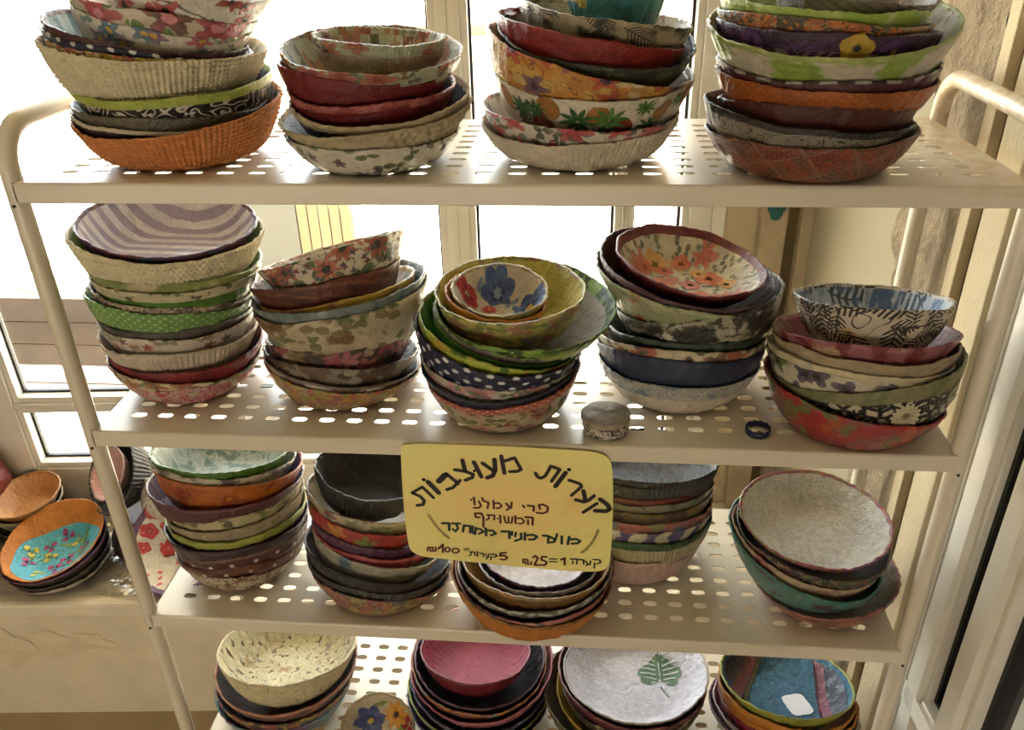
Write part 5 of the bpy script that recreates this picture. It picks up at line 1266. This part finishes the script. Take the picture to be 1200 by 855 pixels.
SHAPES = {}
def build_stack(key):
    sh = int(key[0]); z0 = ZS[sh]; prev = None
    for i, (row, sp_) in enumerate(zip(FIT[key], SPEC[key])):
        x, y, dz, R, roll, pitch = row
        core, outer, inner, rim, o = sp_
        pitch = max(pitch, -14.0); roll = max(-16.0, min(16.0, roll))
        h = o.get('h', 0.047 * R / 0.09)
        z = z0 + dz
        if prev is None:
            z = max(z, z0 + max(0.026, min(h, 0.03))); base = (x, y, z0 + 0.0004); bt = 0.0
        else:
            if R > prev.R - 0.008: z = max(z, prev.rim[2] + 0.0052)
            bz = max(prev.base[2] + 0.0046, z - h)
            if z - bz < 0.022: z = bz + 0.022
            hh = z - bz
            bx = x + hh * math.sin(math.radians(roll)) * 0.8; by = y + hh * math.sin(math.radians(pitch)) * 0.8
            bx = prev.base[0] + max(-0.022, min(0.022, bx - prev.base[0])); by = prev.base[1] + max(-0.02, min(0.02, by - prev.base[1]))
            base = (bx, by, bz); bt = min(0.55, 0.18 * i)
        S = Shape((x, y, z), R, roll, pitch, base, h, o.get('b', 0.58), 0.45, 0.0029, hash_(key, i), 0.012, o.get('wz', 0.0022), bt)
        S.rib = o.get('rib'); S.knit = o.get('knit')
        if prev is not None: fit_profile(S, prev, o.get('p', 0.45))
        seg = int(2 * PI * R / S.knit[0]) * 6 if S.knit else (max(150, S.rib[0] * 5) if S.rib else 150)
        ob = make_bowl(S, outer, inner, rim, bool(o.get('lining')), o.get('rim_t', 0.9), o.get('ring'), special(o, S), seg, no_out=64 if S.knit else 16)
        tag(ob, core + ' ' + WHERE[key], 'bowl', 'paper bowls ' + WHERE[key])
        if o.get('sticker'):
            pts = []
            for a in np.linspace(0, 2 * PI, 32, endpoint=False):
                c_, s_ = math.cos(a), math.sin(a)
                q = (abs(c_) ** 5 + abs(s_) ** 5) ** (-1 / 5)
                xx, yy = 0.0165 * q * c_, 0.019 * q * s_
                pts.append((0.0165 + xx * .95 - yy * .3, -0.012 + xx * .3 + yy * .95))
            d = motif(S, 'i', pts, None, 0.0012)
            mm = mesh_obj('sticker', [np.array(p) - S.base for p in d[1]], d[2], simple('sticker_paper', 'f0eff2', 0.5), ob)
            mm['label'] = 'blank white paper sticker'
        SHAPES[(key, i)] = S
        prev = S
def hash_(k, i): return sum(ord(c) * (j + 3) for j, c in enumerate(k)) * 31 + i * 17
for key in ('1A', '1B', '1C', '1D', '2A', '2B', '2C', '2D', '2E', '3A', '3B', '3C', '3D', '3E', '4A', '4B', '4C', '4D'):
    build_stack(key)

# ------------------------------------------------------------------ single bowls: leaning or posed freely
def posed(label, c, R, axis, h, outer, inner=None, rim=None, lining=False, rim_t=0.9, seed=1, motifs=None, rib=None, b=0.5, group=None, p=0.5, ringr=None):
    a = Vector(axis).normalized()
    pi = math.degrees(math.asin(max(-1, min(1, -a.y)))); ro = math.degrees(math.atan2(-a.x, a.z))
    S = Shape(c, R, ro, pi, np.array(c) - h * np.array(a), h, b, p, 0.0036, seed, 0.011, 0.0016, 1.0)
    S.rib = rib
    ob = make_bowl(S, outer, inner, rim, lining, rim_t, ringr, motifs(S) if motifs else (), rib[0] * 5 if rib else 150)
    return tag(ob, label, 'bowl', group)

# the stack at the left end of the sill
GS = 'bowls on the window sill'
def tulips(S):
    D = []; mg = ink('a83f7a', 'b85a90'); ye = ink('d8c048', 'c8d060'); gn = ink('a8b84a', '7f9a3c'); dk = ink('2f4a60')
    r = random.Random(12)
    tq = M_(P('55b8d0', no(40, .55, .7, '74c8d6'), r=.45, b=.5))
    D.append(motif(S, 'i', [(.012 + .083 * (1 + .03 * math.sin(5 * a)) * math.cos(a), -.016 + .074 * (1 + .03 * math.sin(4 * a + 1)) * math.sin(a)) for a in np.linspace(0, 2 * PI, 48, endpoint=False)], tq, 0.0006, None, 9))
    for (x, y, ro, m) in ((-.045, -.015, .4, mg), (-.03, .022, 1.2, mg), (.0, -.02, .9, mg), (.03, .018, .5, mg), (.012, .035, 2, ye), (-.012, -.042, .3, ye), (.038, -.02, 1.1, ye), (-.052, .008, .8, ye), (.012, -.002, 1.3, mg), (.05, .0, .2, ye), (-.02, .002, 2.5, ye), (.025, -.045, .6, mg), (-.012, .045, .3, mg)):
        D += petals(S, 'i', x * 1.2 + .01, y * 1.2 - .012, .015, 3, m, None, .75, ro, off=.0016)
    for (x, y, a, l) in ((-.05, -.03, .9, .03), (-.03, -.02, .3, .035), (.005, .01, .5, .04), (.03, -.005, .9, .03), (-.01, .02, -.2, .03), (.02, -.03, .1, .035), (.04, .025, 1.3, .03)):
        D += stroke(S, 'i', [(x, y), (x + l * .5 * math.cos(a), y + l * .5 * math.sin(a) + .003), (x + l * math.cos(a), y + l * math.sin(a))], .0018, r.choice([gn, dk, gn]), .0013)
        D += blob(S, 'i', x + l * .4 * math.cos(a + .3), y + l * .4 * math.sin(a + .3), .012, .002, gn, a + .4, .0014)
    return D
zs_ = SZ + 0.001
def sill_stack():
    rows = [((-.888, .405, .030), .088, 2, 2, 'white bowl with mauve flowers at the base of the sill stack', P('c8c0b0', fl(.024, .45, '7a5070 8a6a80 6a7a4a', 5, None, .8)), None, None, {}),
            ((-.890, .405, .045), .092, 4, 4, 'dark brown striped bowl under the turquoise bowl on the sill', P('3a3028', stp(12, .02, .4, '4a4436', .02)), P('2f2824'), None, {}),
            ((-.893, .405, .068), .0965, 5, 8, 'purple-rimmed dark bowl directly beneath the turquoise bowl', P('3f3a26'), P('3a2a3a'), P('6a4a70', no(60, .5, .6, '533858')), dict(rim_t=.88)),
            ((-.888, .400, .083), .094, 6, 13, 'orange bowl with turquoise tulip-print lining on the sill stack', P('b5622a'), P('d08232', no(50, .5, .7, 'c07428'), r=.5, b=.7), P('d08232', no(50, .5, .7, 'c07428'), r=.5, b=.7), dict(lining=1, rim_t=.9, tul=1, h=.044, p=1.1))]
    prev = None
    for i, (c, R, ro, pi, lb, ou, inn, rm, o) in enumerate(rows):
        h = o.get('h', .05); z = SZ + c[2]
        bz = zs_ if prev is None else max(prev.base[2] + .0046, z - h)
        S = Shape((c[0], c[1], z), R, ro, pi, (c[0], c[1], bz) if prev is None else (prev.base[0], prev.base[1], bz), h, .5, .5, .0036, 70 + i, .011, .0016, 0 if prev is None else .5)
        if prev is not None: fit_profile(S, prev, o.get('p', .5))
        tag(make_bowl(S, ou, inn, rm, bool(o.get('lining')), o.get('rim_t', .9), o.get('ring'), tulips(S) if o.get('tul') else ()), lb, 'bowl', GS)
        prev = S
sill_stack()
posed('brown bowl with black and white leaf print under the peach bowl', (-1.004, .503, SZ + .084), .068, (.0, -.05, 1), .046, P('a89a7c', ha(.02, .005, .5, '2a261e')), P('4a3626'), None, seed=81, group=GS)
posed('plain peach orange bowl behind the turquoise bowl on the sill', (-1.000, .500, SZ + .102), .068, (-.08, -.10, 1), .040, P('b07a44'), P('d9a068', no(40, .5, .7, 'cf945a')), None, True, seed=82, group=GS, p=.7)
posed('dark green bowl at the very back left of the sill', (-1.004, .510, SZ + .040), .068, (0, 0, 1), .0395, P('3a4434'), None, None, seed=91, group=GS)
posed('brown bowl turned upside down beneath the black ribbed bowl', (-.775, .505, SZ + .004), .066, (0, 0, -1), .062, P('4a3a30'), None, None, seed=90, group=GS)
def pinkbowl(S):
    D = []; bl = ink('5a6ac0', '7f8ad8')
    D += petals(S, 'i', -.012, -.022, .016, 6, bl, None, .6, .4) + petals(S, 'i', .004, -.030, .011, 5, bl, None, .6, .1)
    return D
posed('black ribbed bowl standing on edge against the window', (-.802, .494, SZ + .166), .079, (-.50, -.62, .50), .055, P('1d1e22', r=.5), P('17171a', r=.6), None, seed=83, rib=(56, .0028), group=GS)
posed('pink bowl with blue flowers leaning inside the black bowl', (-.798, .477, SZ + .178), .052, (-.50, -.66, .62), .030, P('b08a84'), P('d8aaa6', no(40, .5, .7, 'd09e9c')), None, True, seed=84, motifs=pinkbowl, group=GS, p=.7)
posed('white bowl with tiny orange flowers standing behind the shelf', (-.668, .490, SZ + .092), .095, (.3, .75, .35), .05, P('ddd6c8', fl(.013, .32, 'b8644a 6a7a5a c88a4a', 5, None, .6)), None, None, seed=85, group=GS)
def cherry(S):
    D = []; rd = ink('c03a42', 'd05a5a'); pk = ink('d87878', 'c8545a'); bk = ink('2a2426'); r = random.Random(5)
    for (x, y, s_) in ((-.035, .02, .016), (-.012, .028, .015), (-.04, -.004, .013), (-.008, -.004, .019), (.014, .018, .014), (.03, .03, .012), (.02, -.02, .010), (-.03, .045, .014), (.004, .05, .013), (.04, -.004, .012)):
        D += petals(S, 'i', x * 1.3 - .024, y * 1.3, s_ * 1.0, 5, rd, pk, .95, r.uniform(0, 6), r0=.05)
    for k in range(46):
        a = r.uniform(0, 6.28); q = r.uniform(.015, .083)
        D += blob(S, 'i', q * math.cos(a), q * math.sin(a), r.uniform(.002, .005), r.uniform(.002, .004), r.choice([rd, pk]), r.uniform(0, 3), .0006, .2, k)
    for (p_) in ([(-.05, .03), (-.03, .012), (-.02, .005)], [(-.045, -.02), (-.02, -.018), (-.008, -.03)], [(-.02, .05), (-.01, .03), (.005, .02)]):
        D += stroke(S, 'i', p_, .0022, bk)
    return D
posed('white bowl with red cherry blossoms leaning behind the rack post', (-.642, .392, SZ + .098), .098, (-.12, -.60, .78), .036, P('6a5a72'), P('e6e0d6'), P('6d4f78', no(60, .5, .6, '5a3f66')), True, .8, 86, cherry, group=GS, p=.8, ringr=.93)
posed('dark red bowl standing at the far left end of the sill', (-1.118, .50, SZ + .094), .092, (-.9, .05, .25), .06, P('7a2a26', no(30, .5, .65, '5f1c1c')), None, None, seed=87, group=GS)
# round-bellied flower bowl lying tipped up between the bottom stacks
def front_flowers(S):
    D = []; bl = ink('3c4a80', '5a68a0'); og = ink('d89034', 'e0b048'); rd = ink('a82c44'); gn = ink('8a9a50'); ye = ink('c8a848'); gl = ink('8f98b0'); dk = ink('4a2f48')
    D += petals(S, 'i', -.016, .012, .023, 6, bl, ye, .66, .3)
    D += petals(S, 'i', .020, .024, .020, 9, og, dk, .42, .1)
    D += petals(S, 'i', .018, -.012, .015, 8, og, None, .45, .4)
    D += petals(S, 'i', .041, .014, .013, 4, rd, None, .7, .5)
    D += blob(S, 'i', .029, .006, .006, .007, gn, 0) + blob(S, 'i', .033, -.012, .010, .002, gn, 1.2) + blob(S, 'i', -.004, .036, .011, .0026, gn, .4)
    for (x, y, ro) in ((-.036, -.004, .3), (-.034, .010, 1.1), (-.026, -.020, .2)): D += blob(S, 'i', x, y, .008, .003, gl, ro)
    return D
posed('small blue-and-orange flowered bowl tipped up at the front of the bottom shelf', (-.190, .022, ZS[4] + .052), .052, (.06, -.66, .75), .030, P('c8b894', fl(.018, .4, '7a8a60 b08a4a', 5, None, .6)), P('d6c8ac', no(40, .5, .7, 'cdbd9e')), None, True, seed=88, motifs=front_flowers, p=.7)

# ------------------------------------------------------------------ small things on the second shelf
bx = empty('trinket_box', (.104, .032, 0.0004)); tag(bx, 'small round lidded paper box near the front edge of the second shelf', 'box')
def drum(R, z0, z1, seed, bulge=.0006, crown=0.0):
    n = 64; r = random.Random(seed); vs = []; prof = [(0, z0), (R * .85, z0), (R * .97, z0 + .0012), (R, z0 + (z1 - z0) * .4), (R * .99, z1 - .0012), (R * .9, z1 + crown * .5), (R * .5, z1 + crown), (0, z1 + crown)]
    m = MB(); rows = []
    for (q, z) in prof:
        rows.append([(q * (1 + .012 * math.sin(3 * a + seed) + .008 * math.sin(7 * a)) * math.cos(a), q * math.sin(a), z + .0006 * math.sin(4 * a + seed)) for a in np.linspace(0, 2 * PI, n, endpoint=False)])
    m.add([p for rr in rows for p in rr], [(j * n + k, j * n + (k + 1) % n, (j + 1) * n + (k + 1) % n, (j + 1) * n + k) for j in range(len(prof) - 1) for k in range(n)])
    return m
def uvd(o, R):
    lay = o.data.uv_layers.new(name='UVMap')
    for p in o.data.polygons:
        for li in p.loop_indices:
            c = o.data.vertices[o.data.loops[li].vertex_index].co
            lay.data[li].uv = (math.atan2(c.y, c.x) * R, c.z) if abs(p.normal.z) < .7 else (c.x, c.y)
    return o
uvd(drum(.0245, 0, .0135, 3).build('box_body', M_(P('cfc6b8', ha(.014, .005, .5, '241f20'), cu(90, 14, .3, '2a2426'))), bx, smooth=True), .0245)
uvd(drum(.0262, .0136, .0200, 5, crown=.0012).build('lid', M_(P('b5a894', no(50, .5, .6, 'a39681'), r=.6, b=.9)), bx, smooth=True), .026)
rn = MB(); n = 48
prof = [(.0118, 0), (.0130, .0006), (.0132, .004), (.0126, .0072), (.0116, .0072), (.0108, .004), (.0110, .0006)]
rn.add([(r_ * math.cos(a) * (1 + .02 * math.sin(3 * a)), r_ * math.sin(a), z + (.0008 * math.sin(12 * a) if z > .007 else 0)) for r_, z in prof for a in np.linspace(0, 2 * PI, n, endpoint=False)],
       [(j * n + k, j * n + (k + 1) % n, ((j + 1) % 7) * n + (k + 1) % n, ((j + 1) % 7) * n + k) for j in range(7) for k in range(n)])
tag(rn.build('paper_ring', simple('navy_lacquer', '1f2a55', .3, 300, .2), None, (.262, .033, .0004), True), 'small navy blue ring lying flat on the second shelf', 'ring')

# ------------------------------------------------------------------ crinkled clear plastic on the sill
def plastic():
    t = NT('clear_plastic')
    tr = t.n('ShaderNodeBsdfTransparent'); tr.inputs[0].default_value = (.93, .93, .93, 1)
    gl = t.n('ShaderNodeBsdfGlossy'); gl.inputs['Roughness'].default_value = .12
    fr = t.n('ShaderNodeFresnel'); fr.inputs[0].default_value = 1.6
    mx = t.n('ShaderNodeMixShader'); t.set(mx.inputs[0], t.math('ADD', fr.outputs[0], .10, clamp=True))
    t.t.links.new(tr.outputs[0], mx.inputs[1]); t.t.links.new(gl.outputs[0], mx.inputs[2]); t.t.links.new(mx.outputs[0], t.out.inputs[0])
    return t.mat
r = random.Random(21); vs = []; fs = []; nx, ny = 90, 34
for j in range(ny + 1):
    for i in range(nx + 1):
        u, v = i / nx, j / ny
        x = -.36 + .66 * u; y = .012 + .235 * v
        hgt = .0022 + .0065 * abs(math.sin(9 * u * 3 + 4 * math.sin(5 * v))) * abs(math.sin(7 * v * 2 + 3 * math.sin(8 * u))) + r.uniform(0, .0022)
        vs.append((x + .012 * math.sin(11 * v), y, SZ + hgt * .9))
for j in range(ny):
    for i in range(nx):
        a = j * (nx + 1) + i; fs.append((a, a + 1, a + nx + 2)); fs.append((a, a + nx + 2, a + nx + 1))
tag(mesh_obj('plastic_sheet', vs, fs, plastic(), None, WO, False, None, WR), 'crinkled clear plastic sheet spread on the sill under the bowls', 'plastic sheet')

# ------------------------------------------------------------------ the yellow price sign on the lip of the second shelf
def sign_mat():
    t = NT('sign_card')
    obj = t.n('ShaderNodeTexCoord').outputs['Object']
    f1 = t.noise(obj, 14, 3); f2 = t.noise(obj, 22, 3)
    d = t.vm('LENGTH', t.vm('MULTIPLY', obj, (9.5, 0, 13.5)))
    col = t.mix(t.step(d, .85, .45), lin('f0d488'), lin('ece290'))
    col = t.mix(t.math('MULTIPLY', t.step(f1.outputs[0], .6, .1), .5), col, lin('d2d884'))
    col = t.mix(t.math('MULTIPLY', t.step(f2.outputs[0], .62, .08), .35), col, lin('e6b478'))
    t.set(t.b.inputs['Base Color'], col); t.b.inputs['Roughness'].default_value = .45
    return t.mat
SC = (0.0, -0.0028, -0.083)
sg = empty('price_sign', SC)
tag(sg, 'yellow hand-lettered price sign hanging from the second shelf edge', 'sign')
raw = [(-1092, -61), (-1072, -29), (-935, -9), (-71, -4), (672, -29), (967, -51), (1064, -107), (1116, -214), (1139, -613), (1144, -1119), (1138, -1472), (1107, -1609), (1012, -1669), (690, -1678), (-5, -1634), (-706, -1577), (-987, -1549), (-1082, -1493), (-1122, -1411), (-1129, -997), (-1114, -436)]
ol = [(a * 1e-4 - SC[0], b_ * 1e-4 - SC[2]) for a, b_ in raw]
# rounded outline: cut the corners twice
for _ in range(2):
    q = []
    for i in range(len(ol)):
        a, b_ = ol[i], ol[(i + 1) % len(ol)]
        q += [(a[0] * .75 + b_[0] * .25, a[1] * .75 + b_[1] * .25), (a[0] * .25 + b_[0] * .75, a[1] * .25 + b_[1] * .75)]
    ol = q
n = len(ol)
m = MB(); m.add([(a, -.0012, b_) for a, b_ in ol] + [(a, 0, b_) for a, b_ in ol], [tuple(range(n)), tuple(range(n, 2 * n))[::-1]] + [(i, n + i, n + (i + 1) % n, (i + 1) % n) for i in range(n)])
m.build('card', sign_mat(), sg)
INK = {c: simple('marker_ink', c, .5) for c in ('241413', '571818', '1e1614', '16302a', '8a7a3a')}
def lettering(name, key, col, yoff, a0=0, a1=None, thick=1.0):
    mb = MB()
    for w, pts in SIGN[key][a0:a1]:
        P_ = [(a * 1e-4 - SC[0], b_ * 1e-4 - SC[2]) for a, b_ in pts]
        hw = w * .58e-4 * thick
        for i in range(len(P_) - 1):
            (ax, az), (bx_, bz) = P_[i], P_[i + 1]
            dx, dz = bx_ - ax, bz - az; l = math.hypot(dx, dz) or 1e-6
            nx_, nz = -dz / l * hw, dx / l * hw
            mb.add([(ax + nx_, yoff, az + nz), (ax - nx_, yoff, az - nz), (bx_ - nx_, yoff, bz - nz), (bx_ + nx_, yoff, bz + nz)], [(0, 1, 2, 3)])
        for (ax, az) in P_:
            k = 10
            mb.add([(ax + hw * .98 * math.cos(t), yoff - .00004, az + hw * .98 * math.sin(t)) for t in np.linspace(0, 2 * PI, k, endpoint=False)], [tuple(range(k))])
    o = mb.build(name, INK[col], sg)
    return o
lettering('title_lettering', 'title', '241413', -.00165, 0, 13)
lettering('title_lettering', 'title', '241413', -.00165, 13)
lettering('motto_lettering', 'motto', '571818', -.0016, 0, 11)
lettering('motto_lettering', 'motto', '571818', -.0016, 11, 22)
lettering('slogan_lettering', 'slogan', '16302a', -.0016)
for a0, a1 in ((22, 27), (27, 28), (28, 33)): lettering('price_number', 'motto', '571818', -.0016, a0, a1)
for a0, a1 in ((0, 2), (2, 10), (10, 12), (12, 19)): lettering('price_words', 'price', '1e1614', -.0016, a0, a1)
lettering('twig_drawing', 'twig', '8a7a3a', -.0015, 0, 45, .6)
lettering('twig_drawing', 'twig', '8a7a3a', -.0015, 45, None, .6)
